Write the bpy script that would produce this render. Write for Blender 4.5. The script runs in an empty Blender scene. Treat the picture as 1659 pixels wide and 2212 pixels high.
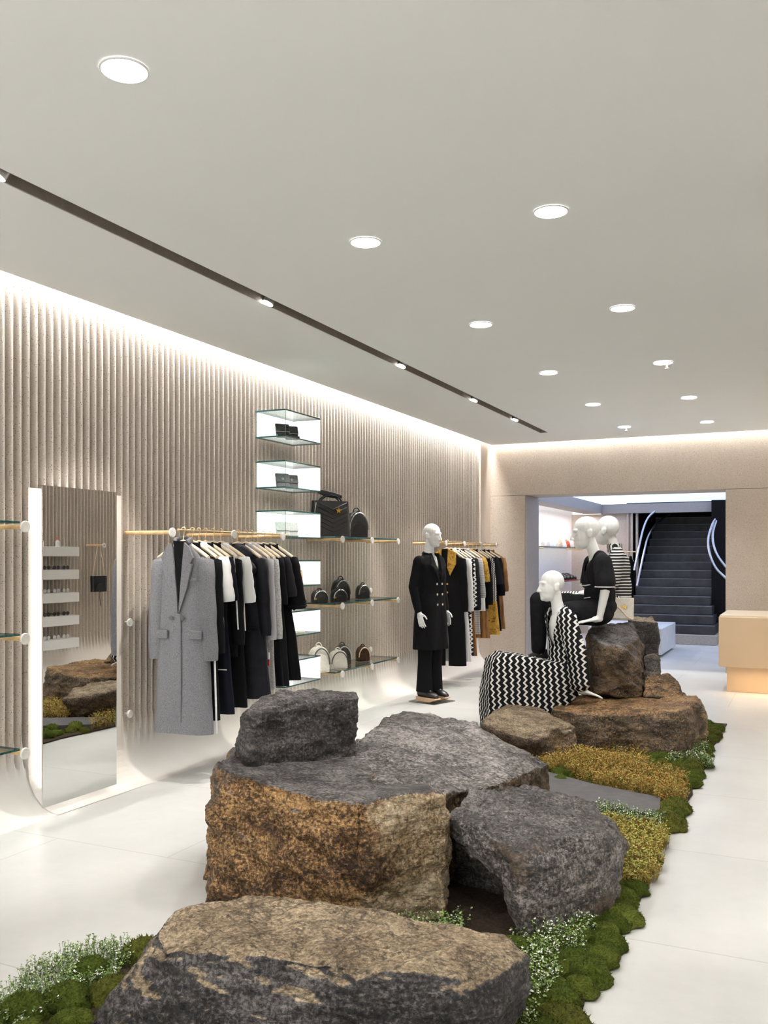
import bpy, bmesh, math, random
import numpy as np
from mathutils import Vector, Matrix, noise

SC = bpy.context.scene
COL = SC.collection
rnd = random.Random(11)
# ------------------------------------------------------------------ camera model (metres; Y runs along the fluted wall)
TH = math.radians(25.15)
CT, ST = math.cos(TH), math.sin(TH)
FPX, CX, HY, EYE = 1950.0, 829.5, 1205.0, 1.55
WX = -4.34          # face of the fluted wall
CEIL = 3.23
BY = 12.93          # back wall
RX = 1.0            # opposite wall

def ray(x, y):
    u = (x - CX) / FPX
    return Vector((u * CT - ST, u * ST + CT, (HY - y) / FPX))
def at(x, y, d):
    return Vector((0, 0, EYE)) + ray(x, y) * d
def atz(x, y, z):
    r = ray(x, y)
    return Vector((0, 0, EYE)) + r * ((z - EYE) / r.z)
def atX(x, y, X):
    r = ray(x, y)
    return Vector((0, 0, EYE)) + r * (X / r.x)
def atY(x, y, Y):
    r = ray(x, y)
    return Vector((0, 0, EYE)) + r * (Y / r.y)

cam_d = bpy.data.cameras.new('camera')
cam = bpy.data.objects.new('camera', cam_d)
COL.objects.link(cam)
cam.location = (0, 0, EYE)
cam.rotation_euler = (math.pi / 2, 0, TH)
cam_d.sensor_fit = 'HORIZONTAL'
cam_d.sensor_width = 36
cam_d.lens = 36 * FPX / 1659
cam_d.shift_y = (HY - 1106) / 1659
cam_d.clip_start = 0.05
SC.camera = cam

# ------------------------------------------------------------------ materials
class NT:
    def __init__(s, name):
        s.m = bpy.data.materials.new(name)
        s.m.use_nodes = True
        s.t = s.m.node_tree
        s.b = s.t.nodes['Principled BSDF']
        s.out = s.t.nodes['Material Output']
        s._co = None
    def n(s, typ, **kw):
        nd = s.t.nodes.new(typ)
        for k, v in kw.items():
            setattr(nd, k, v)
        return nd
    def l(s, a, b):
        s.t.links.new(a, b)
    def put(s, sock, v):
        if hasattr(v, 'links') or hasattr(v, 'is_linked'):
            s.l(v, sock)
        else:
            sock.default_value = v
    def co(s, kind='Object'):
        if s._co is None:
            s._co = s.n('ShaderNodeTexCoord')
        return s._co.outputs[kind]
    def noise(s, scale, detail=4, rough=.55, co=None, dist=0):
        nd = s.n('ShaderNodeTexNoise')
        nd.inputs['Scale'].default_value = scale
        nd.inputs['Detail'].default_value = detail
        nd.inputs['Roughness'].default_value = rough
        nd.inputs['Distortion'].default_value = dist
        s.l(co or s.co(), nd.inputs['Vector'])
        return nd.outputs['Fac']
    def ramp(s, fac, stops, interp='LINEAR'):
        nd = s.n('ShaderNodeValToRGB')
        nd.color_ramp.interpolation = interp
        el = nd.color_ramp.elements
        while len(el) < len(stops):
            el.new(.5)
        for e, (p, c) in zip(el, stops):
            e.position = p
            e.color = (*c, 1) if len(c) == 3 else c
        s.l(fac, nd.inputs['Fac'])
        return nd.outputs['Color']
    def math(s, op, a, b=0., c=0.):
        nd = s.n('ShaderNodeMath', operation=op)
        for i, v in enumerate((a, b, c)):
            s.put(nd.inputs[i], v)
        return nd.outputs[0]
    def mix(s, fac, a, b, blend='MIX'):
        nd = s.n('ShaderNodeMixRGB', blend_type=blend)
        s.put(nd.inputs[0], fac)
        s.put(nd.inputs[1], a if hasattr(a, 'links') else (*a, 1))
        s.put(nd.inputs[2], b if hasattr(b, 'links') else (*b, 1))
        return nd.outputs[0]
    def sep(s, v):
        nd = s.n('ShaderNodeSeparateXYZ')
        s.l(v, nd.inputs[0])
        return nd.outputs
    def mapping(s, scale=(1, 1, 1), rot=(0, 0, 0), co=None):
        nd = s.n('ShaderNodeMapping')
        nd.inputs['Scale'].default_value = scale
        nd.inputs['Rotation'].default_value = rot
        s.l(co or s.co(), nd.inputs['Vector'])
        return nd.outputs[0]
    def bump(s, h, strength=.3, dist=.02, prev=None):
        nd = s.n('ShaderNodeBump')
        nd.inputs['Strength'].default_value = strength
        nd.inputs['Distance'].default_value = dist
        s.l(h, nd.inputs['Height'])
        if prev is not None:
            s.l(prev, nd.inputs['Normal'])
        return nd.outputs[0]
    def base(s, c):
        s.put(s.b.inputs['Base Color'], c if hasattr(c, 'links') else (*c, 1))
        return s
    def set(s, **kw):
        names = dict(rough='Roughness', metal='Metallic', spec='Specular IOR Level', normal='Normal', coat='Coat Weight', trans='Transmission Weight', ior='IOR', alpha='Alpha', sheen='Sheen Weight')
        for k, v in kw.items():
            s.put(s.b.inputs[names[k]], v)
        return s

def plain(name, c, rough=.5, metal=0., spec=.5, var=.06, scale=30, bump=.0, coat=0.):
    t = NT(name)
    f = t.noise(scale, 3)
    lo = tuple(max(0, v * (1 - var * 2)) for v in c)
    hi = tuple(min(1, v * (1 + var * 2)) for v in c)
    t.base(t.ramp(f, [(.3, lo), (.7, hi)]))
    t.set(rough=rough, metal=metal, spec=spec, coat=coat)
    if bump:
        t.set(normal=t.bump(f, bump, .01))
    return t.m

def emit(name, c, strength):
    t = NT(name)
    t.base((.8, .8, .8))
    t.b.inputs['Emission Color'].default_value = (*c, 1)
    t.b.inputs['Emission Strength'].default_value = strength
    return t.m

def fabric(name, c, weave=420, rough=.85, bump=.25, c2=None, amt=.35):
    t = NT(name)
    w1 = t.n('ShaderNodeTexWave', wave_type='BANDS', bands_direction='Z')
    w1.inputs['Scale'].default_value = weave / 6
    w1.inputs['Distortion'].default_value = 1.5
    t.l(t.co(), w1.inputs['Vector'])
    f = t.noise(weave, 2)
    cc = c2 or tuple(v * .6 for v in c)
    t.base(t.mix(t.math('MULTIPLY', f, amt * 2), c, cc))
    big = t.noise(9, 3)
    nb = t.bump(big, .25, .02)
    t.set(rough=rough, spec=.12, normal=t.bump(f, bump, .002, nb))
    return t.m

def glassmat(name, tint, gloss=.12):
    t = NT(name)
    t.t.nodes.remove(t.b)
    tr = t.n('ShaderNodeBsdfTransparent'); tr.inputs[0].default_value = (*tint, 1)
    gl = t.n('ShaderNodeBsdfGlossy'); gl.inputs['Roughness'].default_value = .02
    lw = t.n('ShaderNodeLayerWeight'); lw.inputs['Blend'].default_value = .25
    mx = t.n('ShaderNodeMixShader')
    t.l(t.math('ADD', t.math('MULTIPLY', lw.outputs['Fresnel'], .6), gloss), mx.inputs[0])
    t.l(tr.outputs[0], mx.inputs[1]); t.l(gl.outputs[0], mx.inputs[2])
    t.l(mx.outputs[0], t.out.inputs[0])
    return t.m

# ------------------------------------------------------------------ mesh building
class MB:
    def __init__(s):
        s.v, s.f, s.mi, s.cur = [], [], [], 0
    def add(s, vs, fs):
        b = len(s.v)
        s.v += [tuple(v) for v in vs]
        s.f += [tuple(b + i for i in f) for f in fs]
        s.mi += [s.cur] * len(fs)
        return s
    def box(s, c, d, rot=None, bev=0.):
        """box centre c, full sizes d, optional chamfer on the vertical and horizontal edges"""
        x, y, z = d[0] / 2, d[1] / 2, d[2] / 2
        if bev:
            b = min(bev, x * .9, y * .9, z * .9)
            rings = []
            for zz, k in ((-z, b), (-z + b, 0), (z - b, 0), (z, b)):
                X, Y = x - k, y - k
                q = b
                rings.append([(-X + q, -Y, zz), (X - q, -Y, zz), (X, -Y + q, zz), (X, Y - q, zz), (X - q, Y, zz), (-X + q, Y, zz), (-X, Y - q, zz), (-X, -Y + q, zz)])
            vs = [v for r in rings for v in r]
            fs = [tuple(range(7, -1, -1)), tuple(range(24, 32))]
            for r in range(3):
                for i in range(8):
                    j = (i + 1) % 8
                    fs.append((r * 8 + i, r * 8 + j, r * 8 + 8 + j, r * 8 + 8 + i))
        else:
            vs = [(-x, -y, -z), (x, -y, -z), (x, y, -z), (-x, y, -z), (-x, -y, z), (x, -y, z), (x, y, z), (-x, y, z)]
            fs = [(3, 2, 1, 0), (4, 5, 6, 7), (0, 1, 5, 4), (1, 2, 6, 5), (2, 3, 7, 6), (3, 0, 4, 7)]
        vs = [Vector(v) for v in vs]
        if rot is not None:
            vs = [rot @ v for v in vs]
        c = Vector(c)
        return s.add([v + c for v in vs], fs)
    def quad(s, a, b, c, d):
        return s.add([a, b, c, d], [(0, 1, 2, 3)])
    def tube(s, pts, r, n=10, cap=True, flat=1.0, ref=None):
        """swept tube through pts, r a number or one per point; flat squashes the second axis"""
        pts = [Vector(p) for p in pts]
        rs = r if isinstance(r, (list, tuple)) else [r] * len(pts)
        prev = None
        vs = []
        for i, p in enumerate(pts):
            a = pts[max(0, i - 1)]; b = pts[min(len(pts) - 1, i + 1)]
            t = (b - a).normalized()
            if prev is None:
                rf = Vector(ref) if ref else (Vector((0, 0, 1)) if abs(t.z) < .9 else Vector((1, 0, 0)))
                u = (rf - t * rf.dot(t)).normalized()
            else:
                u = (prev - t * prev.dot(t)).normalized()
            prev = u
            w = t.cross(u)
            for k in range(n):
                an = 2 * math.pi * k / n
                vs.append(p + u * (math.cos(an) * rs[i]) + w * (math.sin(an) * rs[i] * flat))
        fs = []
        for i in range(len(pts) - 1):
            for k in range(n):
                k2 = (k + 1) % n
                fs.append((i * n + k, i * n + k2, (i + 1) * n + k2, (i + 1) * n + k))
        if cap:
            fs.append(tuple(range(n - 1, -1, -1)))
            fs.append(tuple((len(pts) - 1) * n + k for k in range(n)))
        return s.add(vs, fs)
    def rings(s, rings, cap=(True, True)):
        n = len(rings[0])
        vs = [v for r in rings for v in r]
        fs = []
        for i in range(len(rings) - 1):
            for k in range(n):
                k2 = (k + 1) % n
                fs.append((i * n + k, i * n + k2, (i + 1) * n + k2, (i + 1) * n + k))
        if cap[0]:
            fs.append(tuple(range(n - 1, -1, -1)))
        if cap[1]:
            fs.append(tuple((len(rings) - 1) * n + k for k in range(n)))
        return s.add(vs, fs)
    def lathe(s, prof, c=(0, 0, 0), n=24, axis='z', caps=True):
        rg = []
        for r, h in prof:
            ring = []
            for k in range(n):
                a = 2 * math.pi * k / n
                x, y = math.cos(a) * r, math.sin(a) * r
                v = {'z': (x, y, h), 'x': (h, x, y), 'y': (y, h, x)}[axis]
                ring.append(Vector(v) + Vector(c))
            rg.append(ring)
        return s.rings(rg, (caps, caps))
    def ell(s, c, r, rot=None, nu=14, nv=9):
        rg = []
        c = Vector(c)
        for j in range(nv + 1):
            ph = -math.pi / 2 + math.pi * j / nv
            cr = max(math.cos(ph), .02)
            ring = []
            for k in range(nu):
                a = 2 * math.pi * k / nu
                v = Vector((math.cos(a) * cr * r[0], math.sin(a) * cr * r[1], math.sin(ph) * r[2]))
                ring.append(c + (rot @ v if rot is not None else v))
            rg.append(ring)
        return s.rings(rg)
    def cap(s, a, ra, b, rb, n=12):
        """tapered capsule"""
        a, b = Vector(a), Vector(b)
        t = (b - a).normalized()
        pts, rs = [], []
        for k in range(4):
            an = math.pi / 2 * k / 4
            pts.append(a - t * (ra * math.cos(an))); rs.append(max(.03 * ra, ra * math.sin(an)))
        pts.append(a); rs.append(ra)
        pts.append(b); rs.append(rb)
        for k in range(3, -1, -1):
            an = math.pi / 2 * k / 4
            pts.append(b + t * (rb * math.cos(an))); rs.append(max(.03 * rb, rb * math.sin(an)))
        return s.tube(pts, rs, n)
    def chain(s, pts, rs, n=12):
        for i in range(len(pts) - 1):
            s.cap(pts[i], rs[i], pts[i + 1], rs[i + 1], n)
        return s
    def hull(s, pts):
        bm = bmesh.new()
        for p in pts:
            bm.verts.new(p)
        r = bmesh.ops.convex_hull(bm, input=bm.verts)
        bmesh.ops.delete(bm, geom=[e for e in r['geom_interior'] if isinstance(e, bmesh.types.BMVert)], context='VERTS')
        bm.verts.index_update()
        bmesh.ops.recalc_face_normals(bm, faces=bm.faces)
        vs = [v.co.copy() for v in bm.verts]
        fs = [tuple(v.index for v in f.verts) for f in bm.faces]
        bm.free()
        return s.add(vs, fs)
    def prism(s, outline, y0, y1, plane='xz'):
        """extruded outline; plane xz extrudes along y, xy along z, yz along x"""
        def mk(p, d):
            return {'xz': (p[0], d, p[1]), 'xy': (p[0], p[1], d), 'yz': (d, p[0], p[1])}[plane]
        n = len(outline)
        vs = [mk(p, y0) for p in outline] + [mk(p, y1) for p in outline]
        fs = [tuple(range(n)), tuple(range(2 * n - 1, n - 1, -1))]
        for i in range(n):
            j = (i + 1) % n
            fs.append((i, i + n, j + n, j))
        return s.add(vs, fs)
    def mesh(s, name):
        me = bpy.data.meshes.new(name)
        me.from_pydata(s.v, [], s.f)
        me.validate()
        bm = bmesh.new(); bm.from_mesh(me)
        bmesh.ops.recalc_face_normals(bm, faces=bm.faces)
        bm.to_mesh(me); bm.free()
        return me
    def build(s, name, mats, parent=None, loc=(0, 0, 0), smooth=True, angle=40, raw=False, rotz=0):
        if raw:
            me = bpy.data.meshes.new(name)
            me.from_pydata(s.v, [], s.f)
        else:
            me = s.mesh(name)
        mats = mats if isinstance(mats, (list, tuple)) else [mats]
        for m in mats:
            me.materials.append(m)
        if len(mats) > 1 and len(s.mi) == len(me.polygons):
            me.polygons.foreach_set('material_index', s.mi)
        if smooth:
            me.polygons.foreach_set('use_smooth', [True] * len(me.polygons))
            if angle:
                me.set_sharp_from_angle(angle=math.radians(angle))
        o = bpy.data.objects.new(name, me)
        o.location = loc
        o.rotation_euler = (0, 0, rotz)
        COL.objects.link(o)
        if parent is not None:
            o.parent = parent
        return o

def remeshed(mb, voxel, smooth=2, keep=False):
    """closed pieces fused into one continuous surface (arrays of verts, faces)"""
    me = mb.mesh('tmp')
    o = bpy.data.objects.new('tmp', me)
    COL.objects.link(o)
    r = o.modifiers.new('r', 'REMESH'); r.mode = 'VOXEL'; r.voxel_size = voxel; r.adaptivity = 0
    if smooth:
        q = o.modifiers.new('s', 'SMOOTH'); q.iterations = smooth; q.factor = .5
    dg = bpy.context.evaluated_depsgraph_get()
    ev = o.evaluated_get(dg)
    m2 = bpy.data.meshes.new_from_object(ev)
    bpy.data.objects.remove(o); bpy.data.meshes.remove(me)
    return m2

def organic(name, mb, mat, parent=None, voxel=.007, smooth=4, fn=None, loc=(0, 0, 0)):
    me = remeshed(mb, voxel, smooth)
    me.name = name
    if fn:
        nv = len(me.vertices)
        co = np.empty(nv * 3, np.float32); me.vertices.foreach_get('co', co)
        no = np.empty(nv * 3, np.float32); me.vertex_normals.foreach_get('vector', no)
        co = co.reshape(-1, 3); no = no.reshape(-1, 3)
        new = np.array([tuple(fn(Vector(c), Vector(n))) for c, n in zip(co, no)], np.float32)
        me.vertices.foreach_set('co', new.reshape(-1))
        me.update()
    me.materials.clear()
    for m in (mat if isinstance(mat, (list, tuple)) else [mat]):
        me.materials.append(m)
    me.polygons.foreach_set('use_smooth', [True] * len(me.polygons))
    o = bpy.data.objects.new(name, me)
    o.location = loc
    COL.objects.link(o)
    if parent is not None:
        o.parent = parent
    return o

def tag(o, label, cat, group=None, kind=None):
    o['label'] = label
    o['category'] = cat
    if group: o['group'] = group
    if kind: o['kind'] = kind
    return o
def thing(name, label, cat, loc=(0, 0, 0), rotz=0, group=None):
    o = bpy.data.objects.new(name, None)
    o.empty_display_size = .05
    COL.objects.link(o)
    o.location = loc
    o.rotation_euler = (0, 0, rotz)
    return tag(o, label, cat, group)
def struct(o):
    o['kind'] = 'structure'
    return o
def dup(root, loc, rotz=None, label=None, group=None):
    r = root.copy(); COL.objects.link(r); r.location = loc
    if rotz is not None: r.rotation_euler = (0, 0, rotz)
    if label: r['label'] = label
    if group: r['group'] = group
    for ch in list(root.children):
        c = ch.copy(); COL.objects.link(c); c.parent = r
        for g in ch.children:
            d = g.copy(); COL.objects.link(d); d.parent = c
    return r
def lamp(name, typ, loc, energy, color=(1, 1, 1), rot=None, target=None, **kw):
    d = bpy.data.lights.new(name, typ)
    d.energy = energy; d.color = color
    for k, v in kw.items(): setattr(d, k, v)
    o = bpy.data.objects.new(name, d)
    COL.objects.link(o)
    o.location = loc
    if target is not None:
        o.rotation_euler = (Vector(target) - Vector(loc)).to_track_quat('-Z', 'Y').to_euler()
    elif rot is not None:
        o.rotation_euler = rot
    return o
# ------------------------------------------------------------------ the room
def terrazzo(name, base, scale=1.0, contrast=1.0, rough=.75, cove=None):
    t = NT(name)
    n1 = t.noise(2.2, 4)
    col = t.ramp(n1, [(.3, tuple(v * .94 for v in base)), (.7, tuple(min(1, v * 1.05) for v in base))])
    for sc, thr, keep, c in ((42 * scale, .30, .80, (.10, .085, .075)), (55 * scale, .30, .84, (.93, .90, .85)), (70 * scale, .32, .86, (.32, .22, .15))):
        vo = t.n('ShaderNodeTexVoronoi')
        vo.inputs['Scale'].default_value = sc
        mp = t.n('ShaderNodeMapping'); mp.inputs['Location'].default_value = (sc * .37, sc * .11, 3.1)
        t.l(t.co(), mp.inputs[0]); t.l(mp.outputs[0], vo.inputs['Vector'])
        near = t.math('LESS_THAN', vo.outputs['Distance'], thr)
        pick = t.math('GREATER_THAN', t.sep(vo.outputs['Color'])[0], keep)
        col = t.mix(t.math('MULTIPLY', t.math('MULTIPLY', near, pick), contrast), col, c)
    if cove:                # the wall runs out into smooth plaster at the floor
        k = t.n('ShaderNodeMapRange'); k.interpolation_type = 'SMOOTHSTEP'
        k.inputs['From Min'].default_value = .24; k.inputs['From Max'].default_value = .46
        t.l(t.sep(t.co())[2], k.inputs['Value'])
        col = t.mix(k.outputs[0], cove, col)
    t.base(col)
    t.set(rough=rough, spec=.3, normal=t.bump(t.noise(160, 1), .05, .004)) if not cove else t.set(rough=rough, spec=.3)
    return t.m

M_FLUTE = terrazzo('fluted_terrazzo', (.60, .54, .475), 2.3, .8, cove=(.74, .70, .655))
M_TERR = terrazzo('flat_terrazzo', (.54, .465, .39), 2.3, .75)
M_CEIL = plain('painted_ceiling', (.935, .965, .955), .8, var=.008, scale=1.2)
M_SLOT = plain('slot_paint', (.30, .265, .225), .6, var=.05)
M_TRIM = plain('grey_trim', (.34, .31, .285), .55, var=.03)
M_WOOD = None
def floor_mat():
    t = NT('polished_concrete')
    co = t.sep(t.co())
    n = t.noise(.9, 5, .6)
    n2 = t.noise(14, 4, .6)
    col = t.ramp(t.math('ADD', t.math('MULTIPLY', n, .8), t.math('MULTIPLY', n2, .2)), [(.3, (.56, .557, .538)), (.55, (.65, .648, .628)), (.75, (.70, .697, .678))])
    # joints of the 1.2 m slabs and a slight tone change from slab to slab
    br = t.n('ShaderNodeTexBrick')
    br.offset = .5
    br.inputs['Color1'].default_value = (.96, .96, .96, 1); br.inputs['Color2'].default_value = (1, 1, 1, 1)
    br.inputs['Mortar'].default_value = (.78, .77, .75, 1)
    br.inputs['Scale'].default_value = 1; br.inputs['Mortar Size'].default_value = .004
    br.inputs['Brick Width'].default_value = 1.5; br.inputs['Row Height'].default_value = 1.25
    t.l(t.co(), br.inputs['Vector'])
    t.base(t.mix(1, col, br.outputs['Color'], 'MULTIPLY'))
    t.set(rough=t.math('ADD', t.math('MULTIPLY', n2, .12), .3), spec=.4, normal=t.bump(n2, .02, .01))
    return t.m
M_FLOOR = floor_mat()
YF = -3.2     # shop front, behind the camera

m = MB(); m.quad((WX - .3, YF, 0), (RX + .3, YF, 0), (RX + .3, 22, 0), (WX - .3, 22, 0))
struct(m.build('floor', M_FLOOR, smooth=False))

# fluted wall: concave flutes that fade into a smooth cove at the floor
def fluted(name, X0, sgn, y0, y1, pitch=.064, depth=.058, top=3.45, R=.25, mat=M_FLUTE):
    nfl = int((y1 - y0) / pitch)
    us = [0, .15, .30, .35, .50, .65, .80, .95]; pw = [.14, 0, .14, .80, .97, 1, .97, .80]
    ys, pr = [], []
    for i in range(nfl):
        for u, w_ in zip(us, pw):
            ys.append(y0 + (i + u) * pitch)
            pr.append(w_)
    ys.append(y1); pr.append(0)
    zs = [top, 2.6, 1.8, 1.0, .6, .44, .40, .36, .32, .28, .25]
    rows = []
    for z in zs:
        f = min(1, max(0, (z - .25) / .19))
        rows.append([(X0 - sgn * depth * max(0, p - (1 - f)), y, z) for y, p in zip(ys, pr)])
    for k in range(1, 9):
        a = math.pi / 2 * k / 8
        rows.append([(X0 + sgn * (R - R * math.cos(a)), y, R - R * math.sin(a)) for y in ys])
    n = len(ys)
    b = MB()
    vs = [v for r in rows for v in r]
    fs = []
    for i in range(len(rows) - 1):
        for k in range(n - 1):
            q = (i * n + k, i * n + k + 1, (i + 1) * n + k + 1, (i + 1) * n + k)
            fs.append(q if sgn > 0 else q[::-1])
    b.add(vs, fs)
    return struct(b.build(name, mat, raw=True, angle=50))
fluted('wall_left', WX, 1, YF, 12.5)
fluted('wall_right', RX, -1, YF, 12.5)
# smooth return at the far end of the fluted wall
m = MB(); m.box((WX - .02, 12.72, 1.72), (.10, .44, 3.44)); struct(m.build('trim_1', M_TERR, smooth=False))

# ceiling, with the recessed light slot and the cove gap along both walls
SL0, SL1, SLY = -3.262, -3.152, 11.9
m = MB()
CE = WX + .07
T = .12
def slab(x0, x1, y0, y1): m.box(((x0 + x1) / 2, (y0 + y1) / 2, CEIL + T / 2), (x1 - x0, y1 - y0, T))
slab(CE, SL0, YF, BY - .07)
slab(SL1, RX - .07, YF, BY - .07)
slab(SL0, SL1, SLY, BY - .07)
struct(m.build('ceiling', M_CEIL, smooth=False))
m = MB()
m.box(((SL0 + SL1) / 2, (YF + SLY) / 2, CEIL + T + .01), (SL1 - SL0 + .04, SLY - YF, .02))
m.box((SL0 + .004, (YF + SLY) / 2, CEIL + T / 2), (.006, SLY - YF, T - .004))
m.box((SL1 - .004, (YF + SLY) / 2, CEIL + T / 2), (.006, SLY - YF, T - .004))
m.box(((SL0 + SL1) / 2, SLY - .004, CEIL + T / 2), (SL1 - SL0, .006, T - .004))
struct(m.build('trim_2', M_SLOT, smooth=False))
m = MB(); m.box(((WX + RX) / 2, (YF + BY) / 2, 3.47), (RX - WX + .6, BY - YF + .4, .04)); struct(m.build('ceiling', M_CEIL, smooth=False))

# back wall with its wide opening
OPX0, OPX1, OPZ, BY2 = -3.76, -1.0, 2.47, 13.6
m = MB(); m.box(((WX + RX) / 2, (BY + BY2) / 2, (OPZ + .006 + 3.45) / 2), (RX - WX + .6, BY2 - BY, 3.45 - OPZ - .006)); struct(m.build('wall_back', M_TERR, smooth=False))
m = MB(); m.box(((WX - .3 + OPX0 - .02) / 2, (BY + BY2) / 2, OPZ / 2), (OPX0 - .02 - WX + .3, BY2 - BY, OPZ)); struct(m.build('wall_back', M_TERR, smooth=False))
m = MB(); m.box(((OPX1 + RX + .3) / 2, (BY + BY2) / 2, OPZ / 2), (RX + .3 - OPX1, BY2 - BY, OPZ)); struct(m.build('wall_back', M_TERR, smooth=False))
m = MB(); m.box((OPX0 - .008, (BY + .012 + BY2) / 2, OPZ / 2), (.03, BY2 - BY, OPZ - .004)); struct(m.build('trim_3', M_TRIM, smooth=False))

# second room beyond the opening
Y3 = 18.4
M_BEIGE = terrazzo('beige_render', (.50, .42, .35), 1., .3)
m = MB(); m.box((-3.95, (BY2 + Y3) / 2, 2.535), (.36, Y3 - BY2, .19)); struct(m.build('trim_4', M_TRIM, smooth=False))
m = MB(); m.box((-1.6, Y3 + .1, 2.535), (4.4, .2, .19)); struct(m.build('trim_5', M_TRIM, smooth=False))
m = MB(); m.box((WX - .12, (BY2 + 18.6) / 2, 1.7), (.1, 18.6 - BY2, 3.4)); struct(m.build('wall_left', plain('niche_wall', (.82, .78, .76), .6, var=.02), smooth=False))
m = MB(); m.box((-3.79, Y3 + .15, 1.22), (1.42, .1, 2.44)); 
m.box((-3.27, Y3 + .08, 1.22), (.04, .06, 2.44)); m.box((-3.19, Y3 + .08, 1.22), (.04, .06, 2.44)); struct(m.build('wall_back', M_BEIGE, smooth=False))
m = MB(); m.box((RX + .2, (BY2 + 24) / 2, 1.7), (.1, 24 - BY2, 3.4)); struct(m.build('wall_right', M_BEIGE, smooth=False))
# luminous ceiling of the second room
t = NT('luminous_ceiling')
t.base((.6, .65, .8)); t.b.inputs['Emission Color'].default_value = (.52, .67, 1.0, 1); t.b.inputs['Emission Strength'].default_value = 1.15
M_SKYL = t.m
m = MB(); m.box((-1.6, (BY2 + Y3) / 2, 2.68), (4.5, Y3 - BY2 + .2, .06)); struct(m.build('ceiling', M_SKYL, smooth=False))
# stair hall
M_DARK = plain('dark_stone', (.028, .027, .03), .45, var=.15, scale=3)
M_DARKW = plain('dark_wall', (.010, .009, .009), .8, spec=.1, var=.1)
m = MB(); m.box((-3.17, 20.9, 2.2), (.1, 4.8, 4.4)); m.box((-1.50, 20.7, 2.2), (.32, 5.0, 4.4)); m.box((-1.16, 18.3, 2.2), (.36, .2, 4.4)); m.box((-2.3, 23.25, 2.2), (2.0, .1, 4.4)); m.box((-2.3, 20.8, 4.4), (2.0, 4.8, .1)); m.box((-2.3, 18.55, 3.5), (2.0, .1, 1.8))
struct(m.build('wall_back', M_DARKW, smooth=False))
st = thing('staircase', 'dark stone staircase climbing away behind the opening in the back wall', 'staircase', (-2.37, 16.9, 0))
M_STEP = plain('stair_stone', (.042, .042, .048), .42, var=.2, scale=5)
M_NOSE = plain('stair_nosing', (.20, .205, .22), .35)
M_PALE = plain('pale_step', (.40, .36, .32), .6)
for k in range(15):
    w = 1.42 if k > 3 else 1.42 + .05 * (4 - k)
    y = .28 * k
    b = MB(); b.box(((w - 1.42) / 2, y + 1.0, .0815 + .163 * k), (w, 2.0, .1625), bev=.006)
    s_ = b.build('step', M_PALE if k == 0 else M_STEP, st, smooth=False)
    b = MB(); b.box(((w - 1.42) / 2, y + .012, .163 * (k + 1) - .004), (w, .03, .012)); b.build('nosing', M_PALE if k == 0 else M_NOSE, s_, smooth=False)
M_STEEL = plain('brushed_steel', (.5, .5, .52), .3, 1.0)
def handrail(lab, pts, pts2):
    h = thing('handrail', lab, 'handrail', pts[0])
    o = Vector(pts[0])
    for q in (pts, pts2):
        b = MB()
        P = [Vector(p) - o for p in q]
        sm = []
        for i in range(len(P) - 1):
            p0, p1, p2, p3 = P[max(0, i - 1)], P[i], P[i + 1], P[min(len(P) - 1, i + 2)]
            for j in range(6):
                u = j / 6
                sm.append(.5 * ((2 * p1) + (p2 - p0) * u + (2 * p0 - 5 * p1 + 4 * p2 - p3) * u * u + (3 * p1 - p0 - 3 * p2 + p3) * u ** 3))
        sm.append(P[-1])
        b.tube(sm, .022, 8)
        b.build('rail', M_STEEL, h)
handrail('curved steel handrail of the dark stair, beside the beige wall',
         [at(1370, 1232, 17.1), at(1382, 1175, 17.2), at(1390, 1142, 17.3), at(1400, 1119, 17.4), at(1414, 1105, 17.6)],
         [at(1376, 1266, 17.1), at(1391, 1195, 17.4), at(1400, 1160, 17.6), at(1416, 1134, 18.0), at(1446, 1110, 18.8)])
handrail('curved steel handrail of the dark stair, by the pier at the counter',
         [at(1569, 1250, 16.5), at(1546, 1226, 16.6), at(1533, 1195, 16.7), at(1530, 1165, 16.8), at(1538, 1135, 16.9), at(1545, 1122, 17.0)],
         [at(1568, 1225, 16.6), at(1550, 1200, 16.7), at(1541, 1175, 16.8), at(1540, 1150, 16.9), at(1547, 1125, 17.0)])

# ------------------------------------------------------------------ lighting
LED = (1.0, .98, .965)
SC.world = bpy.data.worlds.new('daylight')
SC.world.use_nodes = True
bg = SC.world.node_tree.nodes['Background']
bg.inputs[0].default_value = (1.0, 1.0, 1.0, 1)
bg.inputs[1].default_value = 2.6
M_LENS = emit('downlight_lens', (1, .97, .92), 14)
M_WHITE = plain('white_metal', (.85, .85, .84), .35)
DY = [2.43 + 1.87 * k for k in range(-2, 6)]
words_ = ['first', 'second', 'third', 'fourth', 'fifth', 'sixth']
def downlight(x, y, lab, grp, e=60):
    d = thing('downlight', lab, 'downlight', (x, y, CEIL - .006), 0, grp)
    b = MB(); b.lathe([(.078, .005), (.084, .004), (.084, .0), (.078, -.002), (.077, .004)], n=32, caps=False); b.build('trim_ring', M_WHITE, d)
    b = MB(); b.lathe([(.0, .003), (.078, .003), (.078, -.001), (.0, -.001)], n=32); b.build('lens', M_LENS, d)
    l = lamp('lamp', 'SPOT', (0, 0, -.02), e, (1, .985, .97), rot=(0, 0, 0), spot_size=math.radians(95), spot_blend=.6, shadow_soft_size=.07)
    l.parent = d
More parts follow.
